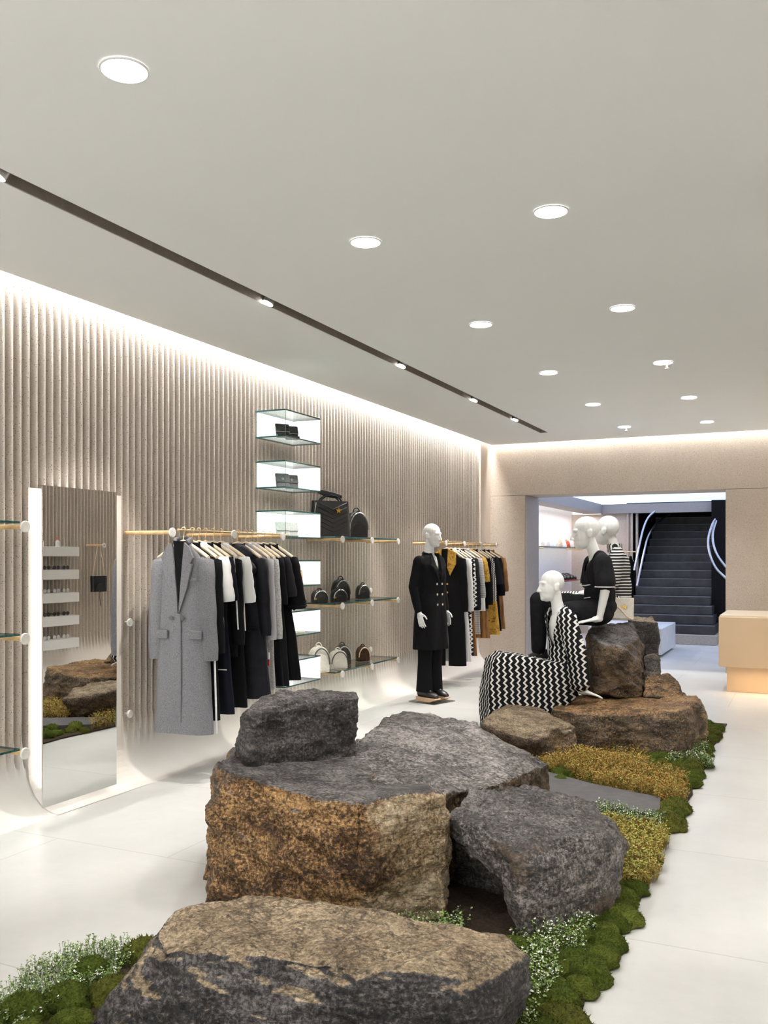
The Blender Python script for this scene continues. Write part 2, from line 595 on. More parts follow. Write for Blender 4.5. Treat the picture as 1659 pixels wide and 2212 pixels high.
for i, y in enumerate(DY):
    for row, x in ((0, -2.127), (1, -1.126)):
        if i < 3 and row == 1 and i == 2: pass
        seen = i >= 2 and not (row == 1 and i == 2)
        lab = f'round white ceiling downlight, {words_[max(0, i - 2)] if row == 0 else words_[max(0, i - 3)]} from the front in the row ' + ('nearer the slot' if row == 0 else 'farther from the slot')
        if not seen:
            lab = 'round white ceiling downlight near the shop front, behind the viewpoint'
        if row == 1 and i == 2: continue
        downlight(x, y, lab, 'ceiling downlights', 30 if i < 3 else 64)
for (px, py, near) in ((1441, 789, 'fourth'), (1353, 927, 'sixth')):
    p = atz(px, py - 4, CEIL)
    b = MB(); b.lathe([(.02, .0), (.02, -.012), (.008, -.016), (.008, -.04), (.018, -.042), (.018, -.046), (.003, -.047)], n=12)
    tag(b.build('ceiling_sprinkler', M_WHITE, loc=(p.x, p.y, CEIL)), f'tiny white ceiling sprinkler beside the {"third downlight of the row farther from the slot" if near == "fourth" else "last downlight of the row nearer the slot"}', 'sprinkler')
# track heads in the slot, aimed at the clothes
M_SIL = plain('silver_metal', (.7, .7, .7), .3, .8)
M_LENS2 = emit('spot_lens', (1, .97, .93), 30)
def track(y, lab, aim, e=150, x=(SL0 + SL1) / 2, z=CEIL + .06, wide=58):
    d = thing('track_spotlight', lab, 'spotlight', (x, y, z), 0, 'spotlights in the ceiling slot')
    q = (Vector(aim) - Vector(d.location)).to_track_quat('-Z', 'Y')
    R = q.to_matrix()
    a = R @ Vector((0, 0, .035)); c = R @ Vector((0, 0, -.065))
    b = MB(); b.tube([a, c], [.03, .038], 16); b.build('barrel', M_SIL, d)
    b = MB(); b.tube([c, R @ Vector((0, 0, -.069))], [.034, .034], 16); b.build('lens', M_LENS2, d)
    b = MB(); b.box((0, 0, .045), (.05, .12, .03)); b.build('adapter', M_SIL, d, smooth=False)
    l = lamp('lamp', 'SPOT', R @ Vector((0, 0, -.09)), e, (1, .95, .88), spot_size=math.radians(wide), spot_blend=.5, shadow_soft_size=.018)
    l.rotation_euler = q.to_euler(); l.parent = d
trk = [(.8, 'silver track spotlight in the slot, near the shop front', (-4.2, -.2, .9)), (2.9, 'silver track spotlight in the slot, above the near glass shelves', (-4.25, 2.0, 1.0)),
       (5.09, 'silver track spotlight in the slot, first lit head above the grey coat', (-4.1, 4.3, .8)), (7.26, 'bright track spotlight in the slot, above the bag shelves', (-4.0, 6.3, .8)),
       (9.16, 'bright track spotlight in the slot, above the standing mannequin', (-4.0, 8.3, .8)), (10.65, 'brightest track spotlight, last at the far end of the slot', (-3.9, 9.9, .8))]
for y, lab, aim in trk:
    track(y, lab, aim, 60 if y < 4 else 150)
# unseen second track over the paving, its spots added to light the boulders
tr = thing('added_light_track', 'added dark ceiling track over the paving, out of the picture', 'light track', (.35, 3.6, CEIL - .012))
b = MB(); b.box((0, 0, 0), (.04, 7.4, .022)); b.build('rail', M_SLOT, tr, smooth=False)
for i, (y, aim) in enumerate(((.9, (-1.4, 2.6, .2)), (1.9, (-1.5, 3.9, .3)), (3.4, (-1.0, 4.6, .2)), (5.0, (-1.3, 6.6, .2)), (6.8, (-1.6, 7.6, .8)))):
    track(y, f'unseen silver spotlight on the added track over the paving, {words_[i]} from the shop front', aim, 66, .35, CEIL - .075, 46)
track(1.7, 'unseen silver spotlight added in the slot, aimed at the brown boulder', (-1.7, 3.9, .3), 120)  # extra head out of view, added to light the boulder's front
# LED strips tucked into the cove gaps
LL = BY - YF
lamp('cove_light', 'AREA', (WX + .035, (YF + BY) / 2, CEIL + .14), 240, LED, rot=(0, 0, 0), shape='RECTANGLE', size=.05, size_y=LL)
lamp('cove_light', 'AREA', (RX - .035, (YF + BY) / 2, CEIL + .14), 340, LED, rot=(0, 0, 0), shape='RECTANGLE', size=.05, size_y=LL)
lamp('cove_light', 'AREA', ((WX + RX) / 2, BY - .035, CEIL + .14), 55, LED, rot=(0, 0, 0), shape='RECTANGLE', size=RX - WX, size_y=.05)
# wash light of the shelves in the second room
lamp('niche_light', 'AREA', (-4.0, 16.4, 2.40), 24, (1, .93, .92), rot=(0, 0, 0), shape='RECTANGLE', size=.15, size_y=4.0)
# ------------------------------------------------------------------ boulders
def rock_mat(name, side, top, patch=.7, up=.55, soft=.25, scale=1.0, rough=.62, seed=0., pale=None, bumps=1.0, flow=(0, 0, 0), spots=None, zone=None):
    """weathered stone: side and top are colour triples dark / mid / light"""
    t = NT(name)
    co = t.n('ShaderNodeMapping')
    co.inputs['Location'].default_value = (seed, seed * 1.7, -seed)
    t.l(t.co(), co.inputs[0])
    c = co.outputs[0]
    st = t.n('ShaderNodeMapping'); st.inputs['Scale'].default_value = (1, 1, 2.6); st.inputs['Rotation'].default_value = flow
    t.l(c, st.inputs[0]); s = st.outputs[0]
    big = t.noise(2.6 * scale, 5, .68, s, .6)
    mid = t.noise(11 * scale, 6, .72, s, 1.0)
    fin = t.noise(75 * scale, 4, .75, c)
    v = t.math('ADD', t.math('ADD', t.math('MULTIPLY', big, .55), t.math('MULTIPLY', mid, .45)), t.math('MULTIPLY', t.math('SUBTRACT', fin, .5), 1.0))
    cs = t.ramp(v, [(.36, side[0]), (.48, side[1]), (.59, side[2]), (.69, tuple(min(1, q * 1.5) for q in side[2]))])
    ct = t.ramp(v, [(.34, top[0]), (.48, top[1]), (.60, top[2]), (.72, tuple(min(1, q * 1.45) for q in top[2]))])
    if spots:
        sp = t.noise(1.9 * scale, 4, .6, c, .4)
        k = t.n('ShaderNodeMapRange'); k.inputs['From Min'].default_value = .53; k.inputs['From Max'].default_value = .60
        t.l(sp, k.inputs['Value'])
        cs = t.mix(t.math('MULTIPLY', k.outputs[0], .8), cs, t.ramp(v, [(.3, tuple(q * .45 for q in spots)), (.65, spots)]))
    if zone:
        zv, z0, zs_, zr = zone
        dp = t.n('ShaderNodeVectorMath', operation='DOT_PRODUCT'); dp.inputs[1].default_value = zv
        t.l(t.co(), dp.inputs[0])
        k = t.n('ShaderNodeMapRange'); k.inputs['From Min'].default_value = z0 - zs_; k.inputs['From Max'].default_value = z0 + zs_
        t.l(t.math('ADD', dp.outputs['Value'], t.math('MULTIPLY', t.math('SUBTRACT', big, .5), .5)), k.inputs['Value'])
        cs = t.mix(k.outputs[0], cs, t.ramp(v, [(.33, zr[0]), (.46, zr[1]), (.60, zr[2]), (.70, tuple(min(1, q * 1.3) for q in zr[2]))]))
    geo = t.n('ShaderNodeNewGeometry')
    nz = t.math('ADD', t.sep(geo.outputs['Normal'])[2], t.math('MULTIPLY', t.math('SUBTRACT', mid, .5), patch))
    k = t.n('ShaderNodeMapRange'); k.interpolation_type = 'SMOOTHSTEP'
    k.inputs['From Min'].default_value = up - soft / 2; k.inputs['From Max'].default_value = up + soft / 2
    t.l(nz, k.inputs['Value'])
    col = t.mix(k.outputs[0], cs, ct)
    # veins: thin dark cracks
    vo = t.n('ShaderNodeTexVoronoi', feature='DISTANCE_TO_EDGE')
    vo.inputs['Scale'].default_value = 3.2 * scale
    wv = t.n('ShaderNodeMixRGB'); wv.inputs[0].default_value = .35
    nn = t.n('ShaderNodeTexNoise'); nn.inputs['Scale'].default_value = 3.5; nn.inputs['Detail'].default_value = 5
    t.l(s, nn.inputs['Vector']); t.l(s, wv.inputs[1]); t.l(nn.outputs['Color'], wv.inputs[2]); t.l(wv.outputs[0], vo.inputs['Vector'])
    cr = t.n('ShaderNodeMapRange'); cr.inputs['From Min'].default_value = 0; cr.inputs['From Max'].default_value = .022
    t.l(vo.outputs['Distance'], cr.inputs['Value'])
    crk = t.math('ADD', t.math('MULTIPLY', cr.outputs[0], .45), .55)
    col = t.mix(1, col, crk, 'MULTIPLY')
    # thin bedding streaks and pale crystal specks
    s2 = t.n('ShaderNodeMapping'); s2.inputs['Scale'].default_value = (1.5, 1.5, 9); s2.inputs['Rotation'].default_value = (flow[0] + .25, flow[1] - .2, flow[2])
    t.l(c, s2.inputs[0])
    sn = t.noise(3.2 * scale, 4, .6, s2.outputs[0], 1.2)
    sa = t.math('ABSOLUTE', t.math('SUBTRACT', sn, .5))
    sk = t.n('ShaderNodeMapRange'); sk.inputs['From Min'].default_value = .004; sk.inputs['From Max'].default_value = .03
    sk.inputs['To Min'].default_value = .42
    t.l(sa, sk.inputs['Value'])
    col = t.mix(1, col, sk.outputs[0], 'MULTIPLY')
    sp_ = t.noise(190, 3, .8, s2.outputs[0])
    sq = t.n('ShaderNodeMapRange'); sq.inputs['From Min'].default_value = .57; sq.inputs['From Max'].default_value = .68
    t.l(sp_, sq.inputs['Value'])
    lite = t.mix(1, t.mix(1, col, (2.2, 2.1, 2.0), 'MULTIPLY'), (.05, .045, .04), 'ADD')
    col = t.mix(t.math('MULTIPLY', sq.outputs[0], .75), col, lite)
    t.base(col)
    gr = t.noise(170, 3, .75, c)
    b1 = t.bump(mid, .9 * bumps, .05)
    b2 = t.bump(fin, .8 * bumps, .018, b1)
    b3 = t.bump(gr, .6 * bumps, .006, b2)
    t.set(rough=t.math('ADD', t.math('MULTIPLY', fin, .35), rough - .24), spec=.55, normal=b3)
    return t.m

def rock(name, label, hulls, mat, voxel=.014, smooth=2, amp=.03, facet=.05, seed=1., strata=(0, 0, 1), ridge=.02, group=None, floor=True, flat=None, cut=None):
    allp = [Vector(p) for h in hulls for p in h]
    c = sum(allp, Vector()) / len(allp)
    zmin = min(p.z for p in allp)
    org = Vector((c.x, c.y, max(0, zmin)))
    mb = MB()
    for h in hulls:
        mb.hull([Vector(p) - org for p in h])
    me = remeshed(mb, voxel, smooth)
    nv = len(me.vertices)
    co = np.empty(nv * 3, np.float32); me.vertices.foreach_get('co', co); co = co.reshape(-1, 3)
    no = np.empty(nv * 3, np.float32); me.vertex_normals.foreach_get('vector', no); no = no.reshape(-1, 3)
    off = Vector((seed * 7.3, seed * 3.1, seed * 5.7))
    sv = Vector(strata).normalized()
    out = co.copy()
    for i in range(nv):
        p = Vector(co[i]); n = Vector(no[i])
        q = p + off
        w = noise.noise_vector(q * 2.2) * .22
        # chipped facets: distance to the cell border of a warped voronoi
        h = 0.
        for fs, fa, ww in ((2.6, 1.0, 1.2), (6.5, .55, 2.6), (15., .22, 5.)):
            qq = q * fs + w * ww
            d, pt = noise.voronoi(qq)
            e = min(1, (d[1] - d[0]) / .16)
            e = .5 + .5 * e * e * (3 - 2 * e)
            hh = 0.
            for j, wt in ((0, e), (1, 1 - e)):
                c0 = pt[j]
                rv = noise.noise_vector(c0 * 7.31 + Vector((3.1, 1.7, 9.2)))
                hh += wt * ((qq - c0).dot(rv) * 1.1 + rv.x * .8)
            h += facet * fa * hh * .8
        h += amp * noise.fractal(q * 1.8, 1.0, 2.0, 4)
        lay = q.dot(sv)
        r = noise.ridged_multi_fractal(q * 4.2 + sv * (lay * 9.0), 1.0, 2.1, 5, 1.0, 2.0)
        h += ridge * (r - 1.0) * .55
        h += .006 * noise.fractal(q * 22, .9, 2.1, 3)
        k = 1.0
        if flat is not None:
            k = flat(p + org, n)
        out[i] = p + n * (h * k)
    if floor:
        out[:, 2] = np.maximum(out[:, 2], -org.z + .0)
    me.vertices.foreach_set('co', out.reshape(-1))
    me.name = name
    me.materials.clear(); me.materials.append(mat)
    me.polygons.foreach_set('use_smooth', [True] * len(me.polygons))
    me.update()
    o = bpy.data.objects.new(name, me)
    o.location = org
    COL.objects.link(o)
    tag(o, label, 'rock', group)
    return o

GREY = ((.026, .023, .024), (.092, .083, .084), (.25, .23, .225))
DKGREY = ((.012, .011, .011), (.050, .045, .044), (.17, .155, .15))
BROWN = ((.034, .016, .007), (.205, .100, .034), (.54, .33, .14))
TAN = ((.11, .075, .042), (.31, .225, .135), (.52, .41, .275))
BRDK = ((.020, .014, .009), (.10, .064, .036), (.31, .21, .12))
MAUVE = ((.036, .032, .032), (.155, .138, .132), (.38, .345, .33))

p = at
def topflat(zt, amt=.35, nz=.75):
    return lambda q, n: amt if n.z > nz else 1.0
# the low slab in front
rock('boulder', 'low wide boulder with a tan top and black front, foremost in the bed',
     [[p(392, 1960, 3.17), p(455, 1944, 3.24), p(565, 1940, 3.27), p(720, 1950, 3.2), p(950, 1996, 3.02), p(1100, 2016, 2.95), p(1140, 2058, 2.88),
       p(335, 2010, 2.98), p(352, 2052, 2.84), p(560, 2064, 2.76), p(760, 2088, 2.68), p(900, 2104, 2.62), p(1070, 2112, 2.66),
       p(255, 2140, 2.86), p(1128, 2140, 2.80), p(1000, 2200, 2.58),
       atz(200, 2235, 0), atz(215, 2330, 0), atz(700, 2350, 0), atz(1060, 2350, 0), atz(1128, 2195, 0), atz(400, 2080, 0), atz(1060, 2120, 0)]],
     rock_mat('slab_stone', DKGREY, TAN, patch=.16, up=.82, soft=.16, seed=3.1, rough=.6, flow=(0, .12, 0)), voxel=.0085, amp=.022, facet=.035, ridge=.030, seed=2.3, strata=(.12, -.1, 1), flat=topflat(0, .55))
# the brown block with a sawn grey seat
rock('boulder', 'large brown boulder with a sawn dark grey top, behind the low front slab',
     [[p(480, 1662, 4.12), p(560, 1693, 3.95), p(640, 1712, 3.84), p(690, 1728, 3.76), p(500, 1612, 4.75), p(805, 1632, 4.72), p(800, 1738, 3.74),
       p(452, 1800, 4.08), p(446, 1900, 3.99), atz(437, 1962, 0), atz(700, 2025, 0), atz(760, 2032, 0), atz(480, 1830, 0), atz(900, 1850, 0)],
      [p(785, 1742, 3.70), p(850, 1718, 3.74), p(900, 1712, 3.80), p(950, 1716, 3.90), p(958, 1760, 3.92), p(966, 1850, 3.87), p(800, 1690, 4.2), p(930, 1690, 4.3), atz(775, 2030, 0), atz(962, 1992, 0), atz(950, 1850, 0), atz(800, 1850, 0)]],
     rock_mat('brown_stone', BROWN, GREY, up=.78, soft=.2, seed=8.4, rough=.52, flow=(.9, .5, 0), spots=(.13, .12, .115), zone=((.90, .43, -.1), .12, .05, ((.20, .12, .05), (.52, .37, .20), (.80, .66, .47)))), voxel=.0095, amp=.03, facet=.06, ridge=.034, seed=5.1, strata=(.5, .2, .6), flat=topflat(0, .12, .8))
rock('boulder', 'upright dark grey block standing at the back of the sawn brown boulder',
     [[p(538, 1680, 4.22), p(768, 1640, 4.68), p(770, 1508, 4.70), p(536, 1548, 4.22), p(531, 1525, 4.32), p(600, 1497, 4.6), p(690, 1485, 4.85), p(764, 1492, 4.88), p(772, 1510, 4.72),
       p(499, 1645, 4.50), p(512, 1568, 4.52), p(505, 1640, 4.7), p(760, 1640, 4.95)]],
     rock_mat('dark_stone_block', DKGREY, GREY, up=.7, soft=.4, seed=12.7, rough=.66, flow=(0, .25, 0)), voxel=.0095, amp=.012, facet=.03, ridge=.026, seed=7.7, strata=(.25, .0, 1), floor=False)
rock('boulder', 'broad grey domed boulder with a sloping top, between the upright block and the standing mannequin',
     [[p(775, 1612, 4.9), p(800, 1590, 5.3), p(850, 1545, 5.6), p(885, 1536, 5.66), p(950, 1556, 5.6), p(1060, 1584, 5.4), p(1150, 1620, 5.2), p(1188, 1650, 5.12),
       p(1000, 1712, 4.2), p(1080, 1692, 4.36), p(800, 1712, 4.05), p(940, 1722, 4.05), p(870, 1600, 5.0), p(765, 1622, 4.80), p(785, 1690, 4.3),
       atz(800, 1745, 0), atz(900, 1740, 0), atz(1188, 1790, 0), atz(880, 1930, 0), atz(1100, 1880, 0), atz(800, 1850, 0)]],
     rock_mat('grey_dome_stone', BRDK, MAUVE, up=.45, soft=.5, seed=17.2, rough=.55, flow=(.1, .3, 0), scale=.8), voxel=.011, amp=.05, facet=.035, ridge=.022, seed=9.4, strata=(.3, .3, .8), flat=topflat(0, .6, .9))
rock('boulder', 'angular mauve-grey boulder with a hollow under its front edge, beside the white paving',
     [[p(1108, 1850, 3.63), p(1200, 1812, 3.75), p(1290, 1802, 3.86), p(1358, 1815, 4.10), p(1335, 1768, 4.25), p(1268, 1716, 4.5), p(1130, 1690, 4.45), p(1010, 1704, 4.2),
       p(1355, 1880, 4.0), p(1180, 1900, 3.62), atz(1132, 2052, 0), atz(1200, 2040, 0), atz(1308, 1998, 0), atz(1340, 1945, 0), atz(1300, 1830, 0), atz(1120, 1870, 0)],
      [p(968, 1762, 3.92), p(1010, 1708, 4.2), p(1040, 1790, 3.78), p(1112, 1852, 3.64), p(1130, 1700, 4.4), p(975, 1810, 3.98), p(1100, 1920, 3.68), p(1120, 1800, 4.3)],
      [p(985, 1790, 4.08), p(1100, 1800, 3.93), p(1000, 1720, 4.5), atz(985, 1905, 0), atz(1115, 1945, 0), atz(1000, 1820, 0), atz(1120, 1820, 0)]],
     rock_mat('mauve_stone', MAUVE, GREY, up=.85, soft=.4, spots=(.20, .13, .08), seed=22.5, rough=.52, flow=(1.2, .1, 0)), voxel=.0095, amp=.014, facet=.038, ridge=.024, seed=12.9, strata=(1, .3, .2))
rock('boulder', 'medium boulder with a tan top, in front of the hem of the zigzag dress',
     [[p(1038, 1568, 6.9), p(1066, 1536, 7.3), p(1095, 1523, 7.38), p(1160, 1529, 7.4), p(1238, 1570, 7.0), p(1251, 1597, 6.9), p(1200, 1572, 6.8), p(1160, 1602, 6.66), p(1118, 1594, 6.7),
       p(1245, 1625, 6.85), atz(1215, 1652, 0), atz(1130, 1652, 0), atz(1246, 1640, 0), atz(1050, 1632, 0), atz(1080, 1608, 0), atz(1240, 1615, 0)]],
     rock_mat('tan_topped_stone', BRDK, TAN, up=.75, soft=.4, seed=27.7, rough=.55, scale=1.3), voxel=.014, amp=.02, facet=.04, ridge=.02, seed=15.3)
rock('boulder', 'long brown slab of rock under the seated mannequins, at the far end of the bed',
     [[p(1190, 1534, 7.2), p(1250, 1543, 7.05), p(1350, 1547, 6.92), p(1472, 1534, 6.9), p(1510, 1514, 7.4), p(1522, 1545, 7.3), p(1215, 1503, 7.9), p(1460, 1494, 8.0), p(1400, 1492, 8.1),
       p(1500, 1580, 6.95), atz(1228, 1632, 0), atz(1350, 1647, 0), atz(1455, 1652, 0), atz(1496, 1640, 0), atz(1524, 1602, 0), atz(1490, 1575, 0), atz(1210, 1575, 0)]],
     rock_mat('long_slab_stone', BRDK, BROWN, up=.8, soft=.4, seed=31.9, rough=.55, scale=1.2, spots=(.20, .13, .065), zone=((.905, .425, 0), .44, .04, ((.16, .10, .04), (.42, .29, .14), (.66, .50, .29)))), voxel=.012, smooth=2, amp=.018, facet=.05, ridge=.025, seed=18.8, flat=topflat(0, .5))
rock('boulder', 'big rounded boulder standing on the long slab, under the hand of the black-shirted mannequin',
     [[p(1282, 1502, 7.62), p(1388, 1508, 7.55), p(1262, 1410, 7.85), p(1262, 1470, 7.8), p(1300, 1395, 7.58), p(1272, 1362, 8.0), p(1335, 1344, 8.1), p(1380, 1376, 7.9), p(1386, 1440, 7.62), p(1340, 1400, 7.5), p(1360, 1480, 7.5),
       p(1282, 1350, 8.5), p(1366, 1346, 8.5), p(1270, 1500, 8.3), p(1388, 1495, 8.3), p(1388, 1395, 8.3)]],
     rock_mat('round_stone', BRDK, GREY, up=.55, soft=.5, seed=36.6, rough=.5, scale=1.3, spots=(.30, .19, .10), flow=(.4, .5, 0)), voxel=.013, amp=.02, facet=.05, ridge=.030, seed=21.2, strata=(.6, .3, .8), floor=False)
rock('boulder', 'low brown stone lying on the end of the long slab',
     [[p(1394, 1462, 7.72), p(1440, 1456, 7.8), p(1472, 1484, 7.75), p(1478, 1506, 7.6), p(1392, 1508, 7.5), p(1400, 1462, 8.1), p(1450, 1462, 8.1), p(1470, 1498, 8.1), p(1395, 1498, 8.1)]],
     rock_mat('low_stone', BRDK, BROWN, up=.7, soft=.5, seed=41., scale=1.4), voxel=.012, amp=.015, facet=.04, ridge=.02, seed=24.9, floor=False)
rock('boulder', 'small dark stone sitting on the low brown stone beside the round boulder',
     [[p(1390, 1418, 7.85), p(1415, 1411, 7.9), p(1430, 1425, 7.85), p(1428, 1462, 7.8), p(1392, 1464, 7.8), p(1395, 1415, 8.08), p(1425, 1418, 8.08), p(1425, 1456, 8.08), p(1395, 1456, 8.08)]],
     rock_mat('little_stone', DKGREY, BRDK, up=.7, soft=.5, seed=45.3, scale=1.5), voxel=.011, amp=.012, facet=.03, ridge=.015, seed=27.4, floor=False)
rock('boulder', 'tall dark grey stone with a tan top, between the round boulder and the pale plinth',
     [[p(1358, 1340, 8.75), p(1420, 1343, 8.7), p(1424, 1350, 8.75), p(1362, 1332, 9.1), p(1410, 1333, 9.1), atz(1362, 1560, 0), atz(1424, 1560, 0), atz(1420, 1540, 0), atz(1364, 1540, 0)]],
     rock_mat('tall_stone', DKGREY, TAN, up=.75, soft=.3, seed=49.9, scale=1.3), voxel=.014, amp=.02, facet=.03, ridge=.015, seed=30.1)
rock('boulder', 'grey-brown stone tucked behind the hand of the zigzag-dressed mannequin',
     [[p(1232, 1462, 7.95), p(1242, 1440, 8.0), p(1268, 1425, 8.1), p(1275, 1500, 7.9), p(1230, 1498, 7.85), p(1240, 1445, 8.4), p(1270, 1430, 8.4), p(1272, 1492, 8.4), p(1238, 1490, 8.4)]],
     rock_mat('tucked_stone', BRDK, TAN, up=.6, soft=.5, seed=54.4, scale=1.4), voxel=.012, amp=.015, facet=.03, ridge=.018, seed=33.5, floor=False)
# ------------------------------------------------------------------ fittings
M_OAK = plain('pale_oak', (.60, .40, .20), .45, var=.10, scale=18)
M_BRASS = plain('pale_brass', (.78, .60, .34), .28, .9)
M_DISC = plain('disc_metal', (.80, .78, .74), .4, .25)
M_GLASS = glassmat('clear_glass', (.93, .97, .955), .03)
M_EDGE = plain('glass_edge', (.02, .085, .085), .12, var=.2, scale=40)
M_MIRROR = plain('mirror_silver', (.86, .87, .86), .01, 1.0, var=0)
M_PAPER = plain('white_board', (.86, .855, .84), .5, var=.01)
FX = -3.97                      # where the brackets end
def glass_slab(mb, c, d, edges='z'):
    """slab with clear faces (slot 0) and green edges (slot 1)"""
    x0, x1 = c[0] - d[0] / 2, c[0] + d[0] / 2
    y0, y1 = c[1] - d[1] / 2, c[1] + d[1] / 2
    z0, z1 = c[2] - d[2] / 2, c[2] + d[2] / 2
    mb.cur = 0 if edges == 'z' else 1
    mb.quad((x0, y0, z1), (x1, y0, z1), (x1, y1, z1), (x0, y1, z1)); mb.quad((x0, y1, z0), (x1, y1, z0), (x1, y0, z0), (x0, y0, z0))
    mb.cur = 1 if edges == 'z' else 0
    mb.quad((x0, y0, z0), (x1, y0, z0), (x1, y0, z1), (x0, y0, z1)); mb.quad((x1, y1, z0), (x0, y1, z0), (x0, y1, z1), (x1, y1, z1))
    mb.cur = 1
    mb.quad((x1, y0, z0), (x1, y1, z0), (x1, y1, z1), (x1, y0, z1)); mb.quad((x0, y1, z0), (x0, y0, z0), (x0, y0, z1), (x0, y1, z1))
    mb.cur = 0
def bracket(y, z, lab, grp, sgn=1, X0=WX, L=.37, wood=True):
    b_ = thing('wall_bracket', lab, 'bracket', (X0, y, z), 0, grp)
    b = MB(); b.tube([(-.02 * sgn, 0, 0), ((L - .012) * sgn, 0, 0)], .0135, 12); b.build('bar', M_OAK if wood else M_BRASS, b_)
    b = MB(); b.lathe([(.0, 0), (.030, .0), (.033, .003), (.033, .012), (.030, .015), (.0, .015)], ((L - .014) * sgn, 0, 0), 24, 'x'); b.build('end_disc', M_DISC, b_)
    return b_
def peg(y, z, lab, X0=WX, sgn=1):
    b = MB(); b.lathe([(.008, -.02), (.008, .012), (.026, .014), (.028, .018), (.028, .026), (.025, .029), (.0, .029)], (0, 0, 0), 20, 'x')
    tag(b.build('wall_peg', M_DISC, loc=(X0, y, z)), lab, 'peg', 'spare round pegs on the fluted wall')
ZA, ZB, ZC = 1.725, 1.095, .452

# backlit mirror standing off the wall
MX = -4.12
ml, mr = atX(93, 1048, MX), atX(252, 1064, MX)
mlb = atX(93, 1746, MX)
my0, my1, mz0, mz1 = ml.y, mr.y, mlb.z, ml.z
mi = thing('wall_mirror', 'tall frameless backlit mirror on the fluted wall, showing the boulders', 'mirror', (MX, (my0 + my1) / 2, mz0))
hw, hh = (my1 - my0) / 2, mz1 - mz0
b = MB(); b.box((-.006, 0, hh / 2), (.012, 2 * hw, hh)); b.build('mirror_glass', M_MIRROR, mi, smooth=False)
M_GLOWF = emit('mirror_glow', (1, .98, .95), 10)
b = MB()
for s_ in (-1, 1):
    b.box((-.18, s_ * (hw - .19), hh / 2), (.02, .02, hh - .08))
    b.box((-.18, 0, hh / 2 + s_ * (hh / 2 - .05)), (.02, 2 * hw - .38, .02))
b.build('light_strip', M_GLOWF, mi, smooth=False)
b = MB(); b.box((-.105, 0, hh / 2 + .12), (.19, 2 * hw - .5, hh - .45)); b.build('mount', M_WHITE, mi, smooth=False)
# smooth panel of the wall behind the mirror, running down into the floor
def cove_panel(name, y0, y1, X0, R, top, mat):
    b = MB(); rows = [[(X0, y0, top), (X0, y1, top)], [(X0, y0, R), (X0, y1, R)]]
    for k in range(1, 11):
        a = math.pi / 2 * k / 10
        rows.append([(X0 + R - R * math.cos(a), y0, R - R * math.sin(a) + .002), (X0 + R - R * math.cos(a), y1, R - R * math.sin(a) + .002)])
    for i in range(len(rows) - 1):
        b.quad(rows[i][0], rows[i][1], rows[i + 1][1], rows[i + 1][0])
    return b.build(name, mat, raw=True)
M_SMOOTH = plain('smooth_plaster', (.74, .69, .63), .7, var=.02, scale=3)
struct(cove_panel('trim_6', 4.09, 4.92, WX + .006, .25, mz1, M_SMOOTH))

# near glass shelves: brackets and slabs run out of the picture
LEFT_Y = 3.73
nm = {ZA: 'top', ZB: 'middle', ZC: 'lowest'}
for z in (ZA, ZB, ZC):
    s_ = thing('glass_shelf', f'empty {nm[z]} glass shelf beside the mirror, cut off by the edge', 'shelf', (WX, 3.0, z), 0, 'glass shelves beside the mirror')
    b = MB(); glass_slab(b, (.175, 0, .024), (.34, 1.42, .012)); b.build('glass_slab', [M_GLASS, M_EDGE], s_, smooth=False)
    for y in (LEFT_Y, 2.45):
        bracket(y, z, f'round-ended oak bracket under the {nm[z]} glass shelf beside the mirror' if y > 3 else f'oak bracket out of the frame under the {nm[z]} glass shelf', 'shelf brackets beside the mirror')
# brackets and spare pegs of the clothes rails
bracket(4.99, ZA, 'bare oak wall bracket with a round end disc, between mirror and grey coat', 'rail brackets', L=.40)
bracket(5.68, ZA, 'oak wall bracket carrying the rail above the white tee shirts', 'rail brackets', L=.43)
bracket(6.38, ZA, 'oak wall bracket carrying the rail above the black short-sleeved dress', 'rail brackets', L=.43)
peg(4.99, ZB, 'upper spare round peg on the wall beside the grey coat')
peg(4.99, ZC, 'lower spare round peg on the wall beside the grey coat')
def railing(y0, y1, x, lab):
    r = thing('clothes_rail', lab, 'clothes rail', (x, y0, ZA + .0165))
    b = MB(); b.tube([(0, 0, 0), (0, y1 - y0, 0)], .008, 10); b.build('bar', M_BRASS, r)
    for y in (0, y1 - y0):
        b = MB(); b.ell((0, y, 0), (.011, .011, .011)); b.build('end_cap', M_BRASS, r)
RAILX = -3.93
railing(5.03, 6.46, RAILX, 'thin brass rail holding the grey coat and dark clothes beside the mirror')
for i, y in enumerate((10.09, 10.73, 11.38, 12.03)):
    bracket(y, ZA, f'oak wall bracket of the far clothes rail, {words_[i]} from the standing mannequin', 'far rail brackets', L=.43)
railing(9.98, 12.15, RAILX, 'thin brass rail holding black, white and gold clothes near the back wall')

# bag shelves
BYS = (7.55, 8.19, 8.83)
for z in (ZA, ZB, ZC):
    what = {ZA: 'under the big black tote and backpack', ZB: 'holding four small black bags', ZC: 'holding white and brown bags'}[z]
    s_ = thing('glass_shelf', f'long glass shelf on the fluted wall {what}', 'shelf', (WX, 8.17, z), 0, 'bag shelves')
    b = MB(); glass_slab(b, (.175, 0, .022), (.33, 1.44, .014)); b.build('glass_slab', [M_GLASS, M_EDGE], s_, smooth=False)
    for i, y in enumerate(BYS):
        bracket(y, z, f'{("near", "middle", "far")[i]} oak bracket under the shelf {what}', 'bag shelf brackets')
for z, a in ((ZB, 'second'), (ZC, 'lowest')):
    peg(8.86, z + .10, f'spare wall peg just above the {a} bag shelf, beside the standing mannequin')

